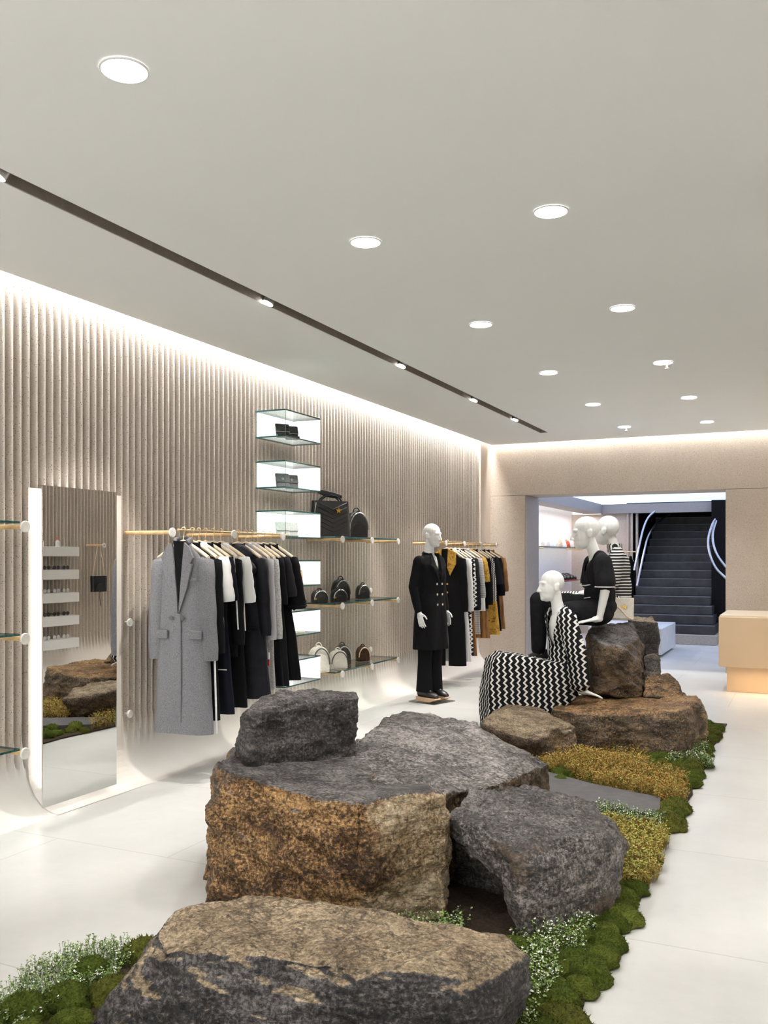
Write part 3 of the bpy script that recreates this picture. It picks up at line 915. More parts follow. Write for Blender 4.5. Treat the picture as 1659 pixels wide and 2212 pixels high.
# lit glass vitrines with small leather goods
VY0, VY1, VX1 = 6.62, 7.235, -4.04
M_LIT = emit('lit_panel', (1, .985, .96), 1.35)
M_ENDGLOW = emit('end_pane_added_glow', (1, .985, .96), .55)  # weak glow put into the far end pane to make it look bright
vz = [2.600, 2.162, 1.735, 1.308, .874, .447]
vt = [.213, .213, .213, .21, .20, .20]
order = ('topmost', 'second from the top', 'third from the top', 'fourth from the top', 'fifth from the top', 'lowest')
cont = ('two black folded wallets', 'two dark grey wallets', 'two pale grey wallets', 'two pouches', 'a flat pale wallet', 'nothing')
for i, (z, h) in enumerate(zip(vz, vt)):
    v = thing('glass_display_box', f'lit glass display box, {order[i]} of six, holding {cont[i]}', 'display box', (WX, VY0, z), 0, 'lit glass display boxes')
    D, Wd = VX1 - WX, VY1 - VY0
    b = MB(); glass_slab(b, (D / 2, Wd / 2, -.006), (D, Wd, .012)); b.build('bottom_pane', [M_GLASS, M_EDGE], v, smooth=False)
    b = MB(); glass_slab(b, (D / 2, Wd / 2, h + .006), (D, Wd, .012)); b.build('top_pane', [M_GLASS, M_EDGE], v, smooth=False)
    b = MB(); glass_slab(b, (D / 2, .005, h / 2), (D - .002, .008, h), 'y'); b.build('side_pane', [M_GLASS, M_EDGE], v, smooth=False)
    b = MB(); b.box((D / 2 + .006, Wd - .005, h / 2), (D - .014, .008, h - .002)); b.build('end_pane_with_glow', M_ENDGLOW, v, smooth=False)
    b = MB(); b.box((.012, Wd / 2, h / 2), (.012, Wd - .03, h - .004)); b.build('lit_back', M_LIT, v, smooth=False)
# small leather goods
M_BLK = plain('black_leather', (.012, .012, .013), .32, var=.2, scale=60, bump=.1)
M_DGL = plain('grey_leather', (.085, .085, .09), .4, var=.15, scale=60, bump=.1)
M_LGL = plain('pale_leather', (.62, .62, .62), .45, var=.08, scale=60, bump=.1)
M_TANL = plain('tan_leather', (.72, .52, .36), .45, var=.08, scale=60, bump=.1)
M_CREAM = plain('cream_leather', (.78, .74, .66), .42, var=.05, scale=60, bump=.1)
M_GOLD = plain('gold_metal', (.85, .58, .16), .22, 1.0)
M_SNAP = plain('steel_trim', (.75, .75, .75), .25, 1.0)
def star_outline(r, cx=0, cz=0, k=.42):
    return [(cx + (r if i % 2 == 0 else r * k) * math.sin(math.pi * i / 5), cz + (r if i % 2 == 0 else r * k) * math.cos(math.pi * i / 5)) for i in range(10)]
def wallet(lab, y, z, mat, fold=False, star=False, flat=False, grp=None, w=.125, h=.135):
    o = thing('wallet', lab, 'wallet', (WX + .17, y, z), math.radians(52), grp)     # front looks to the room and the street
    T_ = Matrix.Rotation(math.radians(-18), 3, 'X')
    if flat:
        b = MB(); b.box((0, 0, .012), (w * 1.9, h, .022), bev=.006); b.build('body', mat, o)
        b = MB(); b.box((0, -.01, .026), (w * 1.86, h * .75, .006), bev=.002); b.build('flap', mat, o)
        return o
    b = MB(); b.box(T_ @ Vector((0, 0, h / 2 + .004)), (w, .018, h), T_, bev=.006); b.build('body', mat, o)
    b = MB(); b.box(T_ @ Vector((0, -.0125, h * .68)), (w * 1.01, .006, h * .58), T_, bev=.002); f_ = b.build('flap', mat, o)
    if fold:
        b = MB(); b.box(T_ @ Vector((0, -.0165, h * .42)), (w * 1.01, .003, .004), T_); b.build('trim', M_SNAP, f_)
        b = MB(); b.box(T_ @ Vector((0, -.026, .016)), (w, .03, .022), T_, bev=.005); b.build('lower_fold', mat, o)
    if star:
        b = MB(); b.prism([(x, zz) for x, zz in star_outline(.019, 0, 0)], -.003, .0, 'xz')
        b.v = [tuple(T_ @ (Vector(q) + Vector((0, -.0165, h * .6)))) for q in b.v]
        b.build('star', M_SNAP, f_, smooth=False)
    return o
wallet('black folded wallet with a pale trim line, near one in the topmost box', 6.80, vz[0], M_BLK, True, grp='wallets in the display boxes')
wallet('black folded wallet with a pale trim line, far one in the topmost box', 6.95, vz[0], M_BLK, True, grp='wallets in the display boxes')
wallet('dark grey wallet with a small star, near one in the second box', 6.80, vz[1], M_DGL, star=True, grp='wallets in the display boxes')
wallet('dark grey wallet with a small star, far one in the second box', 6.95, vz[1], M_DGL, star=True, grp='wallets in the display boxes')
wallet('pale grey wallet, near one in the third box', 6.80, vz[2], M_LGL, grp='wallets in the display boxes')
wallet('pale grey wallet, far one in the third box', 6.95, vz[2], M_LGL, grp='wallets in the display boxes')
wallet('white outlined pouch leaning in the fourth box', 6.88, vz[3], M_PAPER, grp='wallets in the display boxes')
wallet('tan leather pouch leaning in the fourth box', 7.03, vz[3], M_TANL, grp='wallets in the display boxes')
wallet('flat pale wallet lying in the fifth box', 6.92, vz[4], M_CREAM, flat=True, grp='wallets in the display boxes')

# handbags on the shelves
def bag(name, lab, cat, y, z, w, h, d, mat, x=WX + .17, grp=None, rot=58, style='dome', handle=True, star=None, scarf=False, trim=None, gap=.003):
    """body with gussets, front panel, zip, handles; front looks along local -y"""
    o = thing(name, lab, cat, (x, y, z), math.radians(rot), grp)
    rg = []
    N = 28
    for k in range(9):
        t_ = k / 8
        zz = h * t_
        if style == 'dome':
            ww = w / 2 * (math.sqrt(max(.0, 1 - max(0, (t_ - .38) / .62) ** 2.3)) * .98 + .02) * (1 - .05 * (1 - t_))
            dd = d / 2 * (1 - .45 * t_ ** 2)
        elif style == 'tote':
            ww = w / 2 * (1 - .06 * t_); dd = d / 2 * (1 - .55 * t_ ** 1.2)
        else:
            ww = w / 2 * (1 - .04 * (1 - t_)); dd = d / 2
        ring = []
        for i in range(N):
            a = 2 * math.pi * i / N
            ca, sa = math.cos(a), math.sin(a)
            e = .42
            ring.append(Vector((ww * math.copysign(abs(ca) ** e, ca), dd * math.copysign(abs(sa) ** e, sa), zz + gap + (.004 if k else 0))))
        rg.append(ring)
    b = MB(); b.rings(rg); b.build('body', mat, o, angle=55)
    # front pocket
    if style != 'tote':
        b = MB(); pts = []
        for i in range(13):
            a = math.pi * i / 12
            pts.append((-math.cos(a) * w * .34, h * .12 + math.sin(a) * h * .42))
        b.prism([(-w * .34, h * .08)] + pts + [(w * .34, h * .08)], -d / 2 - .012, -d / 2 + .03, 'xz'); b.build('front_pocket', mat, o)
    else:
        # quilted chevrons
        b = MB()
        for k in range(6):
            zc = h * (.12 + .13 * k)
            for s_ in (-1, 1):
                b.tube([(0, -d / 2 * (1 - .4 * (zc / h)) - .004, zc), (s_ * w * .38, -d / 2 * (1 - .4 * ((zc + h * .2) / h)) - .002, zc + h * .2)], .004, 6)
        b.build('quilting', mat, o)
    if trim:
        b = MB(); pts = []
        for i in range(15):
            a = math.pi * i / 14
            pts.append((-math.cos(a) * w * .44, -d / 2 * .92, h * .30 + math.sin(a) * h * .62))
        b.tube(pts, .006, 6); b.build('zip_trim', trim, o)
    if handle:
        hs = (-1, 1) if style == 'tote' else (0,)
        for s_ in hs:
            b = MB(); hw_ = w * (.28 if style == 'tote' else .16); hh_ = h * (.22 if style == 'tote' else .2)
            zt = h * (.96 if style == 'tote' else .93)
            pts = [(-hw_ * math.cos(math.pi * i / 12), s_ * d * .16, zt + hh_ * math.sin(math.pi * i / 12)) for i in range(13)]
            b.tube(pts, .008 if style == 'tote' else .006, 8); b.build('handle', mat, o)
    if star is not None:
        b = MB(); b.prism(star_outline(w * star[2], w * star[0], h * star[1]), -d / 2 - .006, -d / 2 + .02, 'xz'); b.build('star', M_GOLD, o, smooth=False)
    if scarf:
        b = MB(); b.tube([(-w * .33, 0, h * 1.30), (-w * .1, -.02, h * 1.22), (w * .12, 0, h * 1.19), (w * .33, .02, h * 1.16)], [.022, .03, .028, .016], 10, flat=.5); b.build('scarf', M_BLK, o)
        b = MB(); b.tube([(-w * .46, -d * .45, h * .95), (-w * .52, -d * .52, h * .6), (-w * .40, -d * .5, h * .35)], .006, 6); b.build('strap_ring', M_SNAP, o)
    return o
sz = .030
bag('tote_bag', 'large black quilted tote with a gold star, on the top bag shelf', 'bag', 7.66, ZA + sz, .40, .335, .17, M_BLK, style='tote', star=(.12, .74, .085), scarf=True, rot=54)
bp = bag('backpack', 'small black leather backpack beside the large quilted tote', 'bag', 8.22, ZA + sz, .235, .27, .15, M_BLK, star=None, trim=M_SNAP, rot=52)
G2 = 'small black bags on the second shelf'
bag('handbag', 'small black bag with a gold fleck, nearest on the second bag shelf', 'bag', 7.36, ZB + sz, .165, .125, .09, M_BLK, grp=G2, trim=M_SNAP, star=(-.38, .35, .09), x=WX + .22)
bag('handbag', 'small black bag with a gold fleck, second on the second bag shelf', 'bag', 7.72, ZB + sz, .165, .125, .09, M_BLK, grp=G2, trim=M_SNAP, star=(-.38, .35, .09), x=WX + .23)
bag('handbag', 'tallest black shiny backpack on the second bag shelf', 'bag', 7.93, ZB + sz, .19, .215, .12, M_BLK, grp=G2, trim=M_SNAP, x=WX + .14)
bag('handbag', 'small black rounded bag, farthest on the second bag shelf', 'bag', 8.36, ZB + sz, .15, .15, .09, M_BLK, grp=G2, trim=M_SNAP, x=WX + .17)
M_BRL = plain('brown_patent', (.055, .030, .018), .2, var=.3, scale=25)
M_PAT = plain('dark_patterned_leather', (.06, .05, .045), .35, var=.45, scale=45)
bag('handbag', 'tall white backpack with dark piping, nearest on the lowest bag shelf', 'bag', 7.36, ZC + sz, .205, .245, .12, M_CREAM, grp='bags on the lowest shelf', trim=M_DGL, x=WX + .21)
bag('handbag', 'smaller white bag beside the tall white backpack on the lowest shelf', 'bag', 7.68, ZC + sz, .20, .18, .10, M_CREAM, grp='bags on the lowest shelf', trim=M_DGL, x=WX + .24)
bag('handbag', 'dark patterned bag behind the white bags on the lowest shelf', 'bag', 7.98, ZC + sz, .19, .20, .10, M_PAT, grp='bags on the lowest shelf', trim=M_LGL, x=WX + .13)
bag('handbag', 'small shiny brown bag, farthest on the lowest bag shelf', 'bag', 8.36, ZC + sz, .15, .155, .09, M_BRL, grp='bags on the lowest shelf', trim=M_TANL, x=WX + .17)

# cash desk by the back wall
M_DESK = plain('warm_lacquer', (.64, .475, .305), .35, var=.015, scale=2)
M_DESKT = plain('desk_top', (.80, .70, .56), .3, var=.02, scale=2)
cd = thing('cash_desk', 'pale tan block counter before the back wall pier, cut off by the edge', 'counter', (-.2, 11.05, 0))
b = MB(); b.box((.10, .58, .585), (1.66, 1.16, .58), bev=.008); b.build('body', M_DESK, cd)
b = MB(); b.box((.13, .62, .15), (1.56, 1.0, .295)); b.build('plinth', M_DESK, cd, smooth=False)
b = MB(); b.box((.10, .58, .882), (1.64, 1.14, .014)); b.build('top', M_DESKT, cd, smooth=False)
lamp('desk_light', 'AREA', (.0, 10.95, .26), 3.5, (1, .72, .45), rot=(0, 0, 0), shape='RECTANGLE', size=1.6, size_y=.06)
lamp('desk_spot', 'SPOT', (.15, 9.6, CEIL - .02), 70, (1, .78, .55), target=(.05, 11.2, .5), spot_size=math.radians(50), spot_blend=.7, shadow_soft_size=.05)
# pale plinth in the second room
M_PLINTH = plain('pale_plinth', (.66, .70, .74), .4, var=.04, scale=6)
pl = thing('display_plinth', 'low pale blue-white display plinth in the room behind, before the stairs', 'plinth', (-2.62, 14.5, 0))
b = MB(); b.box((0, .8, .245), (1.14, 1.6, .41), bev=.006); b.build('body', M_PLINTH, pl)
b = MB(); b.box((0, .8, .02), (1.04, 1.5, .04)); b.build('recessed_foot', M_DARK, pl, smooth=False)

# shelves of small goods on the side wall of the second room
NX = WX - .07
def niche_shelf(y0, y1, z, lab):
    s_ = thing('glass_shelf', lab, 'shelf', (NX, (y0 + y1) / 2, z))
    b = MB(); glass_slab(b, (.16, 0, 0), (.32, y1 - y0, .014)); b.build('glass_slab', [M_GLASS, M_EDGE], s_, smooth=False)
    for y in (-(y1 - y0) / 2 + .05, (y1 - y0) / 2 - .05):
        b = MB(); b.tube([(0, y, -.022), (.34, y, -.022)], .012, 10); b.build('bracket', M_BRASS, s_)
niche_shelf(15.0, 18.1, 1.74, 'upper glass shelf of white bags in the bright room behind')
niche_shelf(15.0, 18.1, 1.11, 'lower glass shelf of black shoes in the bright room behind')
r2 = random.Random(4)
cols = [M_CREAM, M_PAPER, M_CREAM, M_TANL, M_PAPER, plain('red_leather', (.55, .10, .05), .4), M_CREAM, plain('coral_leather', (.62, .25, .12), .4)]
cn = ['white', 'pure white', 'creamy', 'tan', 'bright white', 'red', 'cream', 'coral']
for i in range(8):
    bag('handbag', f'tiny {cn[i]} bag, {("first", "second", "third", "fourth", "fifth", "sixth", "seventh", "eighth")[i]} along the upper shelf in the room behind', 'bag', 15.72 + i * .30, 1.748, .19, .13 + .03 * (i % 3 == 0), .09, cols[i], x=NX + .2, grp='bags in the room behind', rot=70)
def shoe_bm(L=.26, hgt=.05):
    rg = []
    for k in range(11):
        t_ = k / 10
        x = -L / 2 + L * t_
        wv_ = .032 + .012 * math.sin(t_ * 3.0) if t_ < .9 else .03
        up = hgt + (.055 if t_ < .25 else .055 * max(0, (1 - (t_ - .25) / .45)))
        if t_ > .92: wv_ *= .6; up *= .7
        rg.append([Vector((x, wv_ * math.copysign(abs(math.cos(a)) ** .7, math.cos(a)), .012 + up * .5 * (1 + math.copysign(abs(math.sin(a)) ** .7, math.sin(a))))) for a in [2 * math.pi * i / 12 for i in range(12)]])
    b = MB(); b.rings(rg); return b
M_WSOLE = plain('wood_sole', (.72, .48, .30), .5)
for i in range(6):
    s_ = thing('shoe', f'black shoe, {("first", "second", "third", "fourth", "fifth", "sixth")[i]} along the lower shelf in the room behind', 'shoe', (NX + .2, 16.25 + i * .27, 1.117), math.radians(-20), 'shoes in the room behind')
    shoe_bm(.24, .07).build('upper', M_BLK, s_)
    b = MB(); b.box((0, 0, .008), (.24, .07, .016)); b.build('sole', plain('red_sole', (.5, .06, .04), .5) if i == 0 else bpy.data.materials['red_sole'], s_, smooth=False)
# small rail in the second room with a red and a black garment is hung in the clothes section

# opposite wall, seen in the mirror: sunglasses ledges and a hanging bag
for i, z in enumerate((1.70, 1.39, 1.08, .77, .46)):
    s_ = thing('display_ledge', f'white display ledge on the opposite wall, {("topmost", "second", "third", "fourth", "lowest")[i]} of five in the mirror', 'shelf', (RX, 9.0, z), 0, 'ledges seen in the mirror')
    b = MB(); b.box((-.10, 0, -.065), (.20, .86, .13), bev=.006); b.build('box_ledge', M_PAPER, s_)
    if i:
        for k in range(4):
            y = 8.72 + k * .17
            g = thing('sunglasses', f'pair of {"black" if i % 2 else "pale"} sunglasses, {words_[k]} on the {("topmost", "second", "third", "fourth", "lowest")[i]} ledge in the mirror', 'sunglasses', (RX - .10, y, z), 0, 'sunglasses seen in the mirror')
            mt = M_BLK if i % 2 else M_LGL
            b = MB()
            for s2 in (-1, 1):
                b.lathe([(.0, -.003), (.026, -.003), (.028, 0), (.026, .003), (0, .003)], (-.05, s2 * .034, .03), 14, 'x')
            b.build('lens', mt, g)
            b = MB(); b.tube([(-.05, -.012, .036), (-.05, .012, .036)], .003, 6)
            b.build('bridge', mt, g)
            for s2 in (-1, 1):
                b = MB(); b.tube([(-.05, s2 * .062, .036), (.06, s2 * .064, .036), (.085, s2 * .064, .01)], .003, 6); b.build('temple', mt, g)
    else:
        for k in range(2):
            bt = thing('bottle', f'small white bottle with a red cap, {("nearer", "farther")[k]} on the topmost ledge in the mirror', 'bottle', (RX - .1, 8.85 + k * .28, z), 0, 'bottles seen in the mirror')
            b = MB(); b.lathe([(.0, 0), (.026, 0), (.028, .006), (.028, .07), (.014, .085), (.012, .095), (0, .095)], n=16); b.build('body', M_PAPER, bt)
            b = MB(); b.lathe([(0, .095), (.016, .095), (.016, .125), (0, .125)], n=14); b.build('cap', bpy.data.materials['red_leather'], bt)
bracket(9.80, ZA, 'wooden wall bracket on the opposite wall, holding the black shoulder bag in the mirror', 'opposite wall brackets', -1, RX, .32)
bracket(10.45, ZA, 'bare wooden wall bracket on the opposite wall, beyond the black shoulder bag in the mirror', 'opposite wall brackets', -1, RX, .32)
sb = bag('shoulder_bag', 'black shoulder bag hanging by its strap on the opposite wall, seen in the mirror', 'bag', 9.80, 1.07, .25, .22, .09, M_BLK, x=RX - .20, rot=-80, handle=False, style='box')
b = MB(); b.tube([(-.11, 0, .2), (-.02, 0, .6415), (.02, 0, .6415), (.11, 0, .2)], .006, 6); b.build('strap', M_TANL, sb)
b = MB(); b.tube([(0, -.03, .02), (.01, -.035, -.08), (-.015, -.03, -.2)], .006, 6); b.build('tassel', M_BLK, sb)

# stone paving slab let into the planting
M_PAVE = plain('grey_slate', (.085, .082, .085), .55, var=.12, scale=12, bump=.2)
b = MB(); pv = [(-.78, 5.42), (-.83, 5.82), (-1.30, 5.99), (-2.30, 6.55), (-2.44, 6.2), (-1.6, 5.62), (-1.2, 5.46)]
b.prism([(x + 1.6, y - 5.9) for x, y in pv], .0, .055, 'xy')
tag(b.build('paving_slab', M_PAVE, loc=(-1.6, 5.9, .005), smooth=False), 'flat dark grey paving slab let into the moss beside the mauve boulder', 'paving slab')
# ------------------------------------------------------------------ clothes on the rails
M_HANG = plain('pale_hanger_wood', (.72, .60, .44), .4, var=.08, scale=25)
F_GREY = fabric('grey_wool', (.42, .42, .44), 330, c2=(.05, .05, .06), amt=.66)
F_BLACK = fabric('black_cloth', (.007, .007, .008), 300)
F_NAVY = fabric('navy_denim', (.008, .009, .016), 300)
F_SHINE = plain('black_nylon', (.007, .007, .011), .6, spec=.2, var=.2, scale=12, bump=.15)
F_SATIN = plain('black_satin', (.010, .010, .012), .75, var=.2, scale=14, bump=.12, spec=.12)
F_DKGREY = fabric('charcoal_cloth', (.017, .017, .020), 300)
F_WHITE = fabric('white_cotton', (.80, .80, .80), 300, bump=.12, c2=(.74, .74, .74))
F_LGREY = fabric('pale_grey_cloth', (.50, .50, .53), 300)
F_TWEED = fabric('black_white_tweed', (.03, .03, .03), 120, c2=(.55, .55, .55), amt=.8)
F_RED = plain('red_print', (.50, .03, .03), .6, var=.5, scale=60)
M_BTN = plain('dark_button', (.02, .018, .017), .3)
M_PIPE = plain('white_piping', (.75, .75, .75), .6)
def goldcloth():
    t = NT('gold_satin')
    n = t.noise(14, 6, .7, dist=2.5)
    t.base(t.ramp(n, [(.34, (.10, .045, .008)), (.46, (.48, .26, .03)), (.56, (.70, .42, .05)), (.68, (.16, .07, .01))]))
    t.set(rough=.34, metal=.25, normal=t.bump(n, .5, .03))
    return t.m
F_GOLD = goldcloth()
def coppercloth():
    t = NT('copper_pleats')
    n = t.noise(30, 3, .6, t.mapping((1, 1, .08)))
    t.base(t.ramp(n, [(.35, (.07, .025, .006)), (.55, (.30, .13, .025)), (.7, (.45, .22, .05))]))
    t.set(rough=.45, normal=t.bump(n, .5, .02))
    return t.m
F_COPPER = coppercloth()
def striped(name, a, b, pitch, axis=2, duty=.5, wob=.0):
    t = NT(name)
    c = t.sep(t.co())[axis]
    if wob:
        c = t.math('ADD', c, t.math('MULTIPLY', t.noise(4, 3), wob))
    f = t.math('FRACT', t.math('DIVIDE', c, pitch))
    t.base(t.mix(t.math('GREATER_THAN', f, duty), a, b)); t.set(rough=.85, spec=.2)
    return t.m
def zigzag(name, pitch=.052, amp=.5, tooth=.052, duty=.40, lean=0., axis='x', uv=False):
    """black cloth with white zigzag lines running along the second coordinate"""
    t = NT(name)
    if uv:
        s = t.sep(t.co('UV'))
        u, v = s[0], s[1]
    else:
        s = t.sep(t.co())
        u = t.math('ADD', s[0] if axis == 'x' else s[1], t.math('MULTIPLY', s[2], lean)); v = s[2]
    tri = t.math('PINGPONG', t.math('DIVIDE', v, tooth), .5)
    f = t.math('FRACT', t.math('ADD', t.math('DIVIDE', u, pitch), t.math('MULTIPLY', tri, amp * 2)))
    n = t.noise(260, 2)
    wht = t.math('LESS_THAN', t.math('ADD', f, t.math('MULTIPLY', t.math('SUBTRACT', n, .5), .12)), duty)
    t.base(t.mix(wht, (.010, .010, .011), (.74, .73, .70)))
    t.set(rough=.9, spec=.15, normal=t.bump(n, .3, .004))
    return t.m
F_ZIG = zigzag('zigzag_print')
F_KNIT = striped('fine_stripe_knit', (.03, .03, .035), (.68, .68, .68), .011, 2, .5, .004)
F_CHECK = zigzag('small_check', .022, .5, .022, .5)

def superel(w, d, n=40, e=.75):
    r = []
    for i in range(n):
        a = 2 * math.pi * i / n
        ca, sa = math.cos(a), math.sin(a)
        r.append((w * math.copysign(abs(ca) ** e, ca), d * math.copysign(abs(sa) ** e, sa), a))
    return r
def cloth_body(mb, prof, folds=9, amp=.012, seed=0, zf=None, n=56, cx=0.):
    """prof rows (z, half width, half depth); folds grow towards the hem"""
    r_ = random.Random(seed)
    ph = [r_.uniform(0, 6.28) for _ in range(4)]
    rows = []
    for i in range(len(prof) - 1):
        (z0, w0, d0), (z1, w1, d1) = prof[i], prof[i + 1]
        k = max(1, int(abs(z1 - z0) / .045))
        for j in range(k):
            u = j / k
            s = u * u * (3 - 2 * u) * .5 + u * .5
            rows.append((z0 + (z1 - z0) * u, w0 + (w1 - w0) * s, d0 + (d1 - d0) * s))
    rows.append(prof[-1])
    zt, zb = prof[0][0], prof[-1][0]
    rg = []
    for z, w, d in rows:
        t_ = (z - zt) / (zb - zt)
        g = max(0, (t_ - .12)) ** .8
        ring = []
        for x, y, a in superel(w, d, n):
            q = amp * g * (math.sin(folds * a + ph[0] + .8 * math.sin(z * 6 + ph[1])) * .7 + math.sin((folds * .5 + 1.3) * a * 1.0 + ph[2]) * .5 * math.sin(a / 2) )
            nx, ny = math.cos(a), math.sin(a)
            ring.append(Vector((cx + x + nx * q * .5, y + ny * q, z)))
        rg.append(ring)
    mb.rings(rg)
    return mb
def sleeve_mesh(sx, sz, ex, ez, w0, w1, y=0., bend=.0, n=18, d=.7):
    mb = MB()
    pts, rs = [], []
    for k in range(9):
        u = k / 8
        pts.append((sx + (ex - sx) * (1 - (1 - u) ** 1.6), y + bend * math.sin(u * math.pi), sz + (ez - sz) * u))
        rs.append((w0 + (w1 - w0) * u) * (1 + .05 * math.sin(u * 17)))
    pts = [(sx - math.copysign(.03, sx), y, sz + .006)] + pts
    rs = [w0 * .7] + rs
    mb.tube(pts, rs, n, flat=d, ref=(1, 0, 0))
    return mb
def hanger(loc, rot, lab, grp):
    h = thing('clothes_hanger', lab, 'hanger', loc, rot, grp)
    b = MB()
    pts = []
    for k in range(11):
        a = math.pi * (1.25 - 1.6 * k / 10)
        pts.append((.016 * math.cos(a) + .0, 0, .0 + .016 * math.sin(a) - .006))
    pts.append((.0, 0, -.045)); pts.append((0, 0, -.085))
    b.tube(pts, .0028, 6); b.build('hook', M_BRASS, h)
    b = MB()
    rg = []
    for k in range(17):
        x = -.20 + .4 * k / 16
        q = abs(x) / .2
        zc = -.098 - .105 * q ** 1.3
        hh = .022 - .008 * q
        dd = .010 + .012 * q * q
        rg.append([Vector((x, dd * math.cos(a), zc + hh * math.sin(a))) for a in [2 * math.pi * i / 12 for i in range(12)]])
    b.rings(rg); b.build('body', M_HANG, h)
    return h
HANG0 = None
def hang(x, y, rot, lab, grp):
    global HANG0
    if HANG0 is None:
        HANG0 = hanger((x, y, ZR), rot, lab, grp)
        return HANG0
    return dup(HANG0, (x, y, ZR), rot, lab, grp)
ZR = ZA + .0165 + .0125

def garment(name, cat, lab, x, y, rot, mat, L=.9, sh=.205, hem=.22, waist=None, d=.036, hd=None, sleeves=None, slw=(.062, .05), slx=.05, neck=.06, folds=9, amp=.012, seed=0, group=None, collar=None, extra=None, neckline='round'):
    """garment hanging from a hanger whose hook is at the rail; front looks along local -y"""
    o = thing(name, lab, cat, (x, y, ZR), rot, group)
    sh, slx = sh * .88, slx * .45
    hem *= .93
    waist = waist and waist * .9
    zs = -.118
    hd = hd or d
    waist = waist or sh * .93
    prof = [(zs + .022, neck, .022), (zs + .004, neck + .012, .028), (zs - .018, sh * .44, d * .65), (zs - .062, sh * .72, d * .75), (zs - .105, sh * .93, d * .82), (zs - .14, sh * 1.0, d * .88), (zs - .24, sh * .98, d), (zs - .42 * L, waist, d), (zs - .75 * L, waist + (hem - waist) * .6, (d + hd) / 2), (zs - L, hem, hd)]
    b = cloth_body(MB(), prof, folds, amp, seed)
    body = b.build('body', mat, o, angle=70)
    if sleeves:
        for s_ in (-1, 1):
            sleeve_mesh(s_ * (sh * .93), zs - .125, s_ * (sh + slx), zs - .09 - sleeves, slw[0], slw[1], bend=-.012).build('sleeve', mat, o, angle=70)
    if neckline == 'round':
        b = MB(); b.tube([(neck * 1.0 * math.cos(a), .024 * math.sin(a), zs + .022 - .018 * max(0, -math.sin(a))) for a in [2 * math.pi * i / 20 for i in range(21)]], .006, 6); b.build('neckband', mat, o)
    if extra: extra(o, zs)
    return o
R15 = math.radians(5)
GR1 = 'clothes on the rail beside the mirror'
GH1 = 'hangers on the rail beside the mirror'
# --- grey wool coat: lapels, pocket flaps, buttons, dark lining at the neck
def coat_details(o, zs):
    dy = -.056
    for s_ in (-1, 1):
        b = MB()
        pts = [(s_ * .050, zs + .02), (s_ * .090, zs - .012), (s_ * .128, zs - .085), (s_ * .105, zs - .125), (s_ * .118, zs - .135), (s_ * .072, zs - .30), (s_ * .004, zs - .47), (s_ * .012, zs - .33), (s_ * .03, zs - .15)]
        b.prism(pts if s_ > 0 else pts[::-1], dy - .012, dy + .004, 'xz'); b.v = [(x, y - .16 * max(0, abs(x) - .02) * (1 if z > zs - .42 else .3), z) for x, y, z in b.v]; b.build('lapel', F_GREY, o, smooth=False)
        b = MB(); b.tube([(s_ * .052, -.034, zs + .018), (s_ * .062, .0, zs + .036), (s_ * .03, .026, zs + .046), (0, .03, zs + .047)], [.022, .024, .022, .022], 10, flat=.5); b.build('collar', F_GREY, o)
        b = MB(); b.box((s_ * .135, dy - .006, zs - .615), (.095, .014, .06), bev=.004); b.build('pocket_flap', F_GREY, o, smooth=False)
        b = MB(); b.lathe([(0, 0), (.016, 0), (.017, .004), (.014, .008), (0, .008)], (s_ * .045 - .01, dy - .018, zs - .50), 16, 'y'); b.build('button', M_BTN, o)
    b = MB(); pts = [(-.044, zs + .03), (.044, zs + .03), (.03, zs - .12), (.0, zs - .42), (-.03, zs - .12)]
    b.prism(pts, dy - .003, dy + .02, 'xz'); b.build('lining', F_BLACK, o, smooth=False)
    b = MB(); b.box((.1, dy - .004, zs - .235), (.085, .012, .016)); b.build('breast_pocket', F_GREY, o, smooth=False)
    b = MB(); b.tube([(.012, dy - .006, zs - .47), (.016, dy - .006, zs - .8), (.018, dy - .007, zs - 1.22)], .006, 6, flat=1.); b.build('front_edge', F_GREY, o)
y0 = 5.09
hang(RAILX, y0, R15, 'pale wooden hanger under the grey coat, first on the rail by the mirror', GH1)
garment('coat', 'coat', 'long grey wool coat with wide lapels and dark buttons, hanging nearest the mirror', RAILX, y0, R15, F_GREY, L=1.30, sh=.215, hem=.245, waist=.212, d=.052, hd=.072, sleeves=.70, slw=(.068, .058), slx=.062, folds=5, amp=.010, seed=1, group=GR1, extra=coat_details, neckline='')
def with_strips(side=1, dx=.17, top=-.35, bot=-1.36, w=.008):
    def f(o, zs):
        b = MB(); b.tube([(side * dx, -.05, zs + top), (side * (dx + .02), -.055, zs + (top + bot) / 2), (side * (dx + .035), -.05, zs + bot)], w, 6, flat=.6); b.build('stripe', M_PIPE, o)
    return f
def denim_hem(o, zs):
    b = MB(); b.tube([(x_, -.052 - .004 * math.cos(x_ * 20), zs - .88) for x_ in (-.2, -.1, 0, .1, .2)], .004, 5); b.build('seam', M_PIPE, o)
def hood(o, zs):
    b = MB()
    b.ell((0, -.055, zs - .075), (.165, .08, .095)); b.ell((.08, -.080, zs - .13), (.14, .055, .06), Matrix.Rotation(.5, 3, 'Y')); b.ell((-.08, -.07, zs - .11), (.11, .055, .055), Matrix.Rotation(-.5, 3, 'Y'))
    organic('hood', b, F_SHINE, o, .008, 3, fn=lambda q, n: q + n * (.007 * noise.fractal(q * 22, 1, 2, 3)))
    b = MB(); b.box((0, -.066, zs - .62), (.40, .02, .03), bev=.004); b.build('belt', F_SHINE, o)
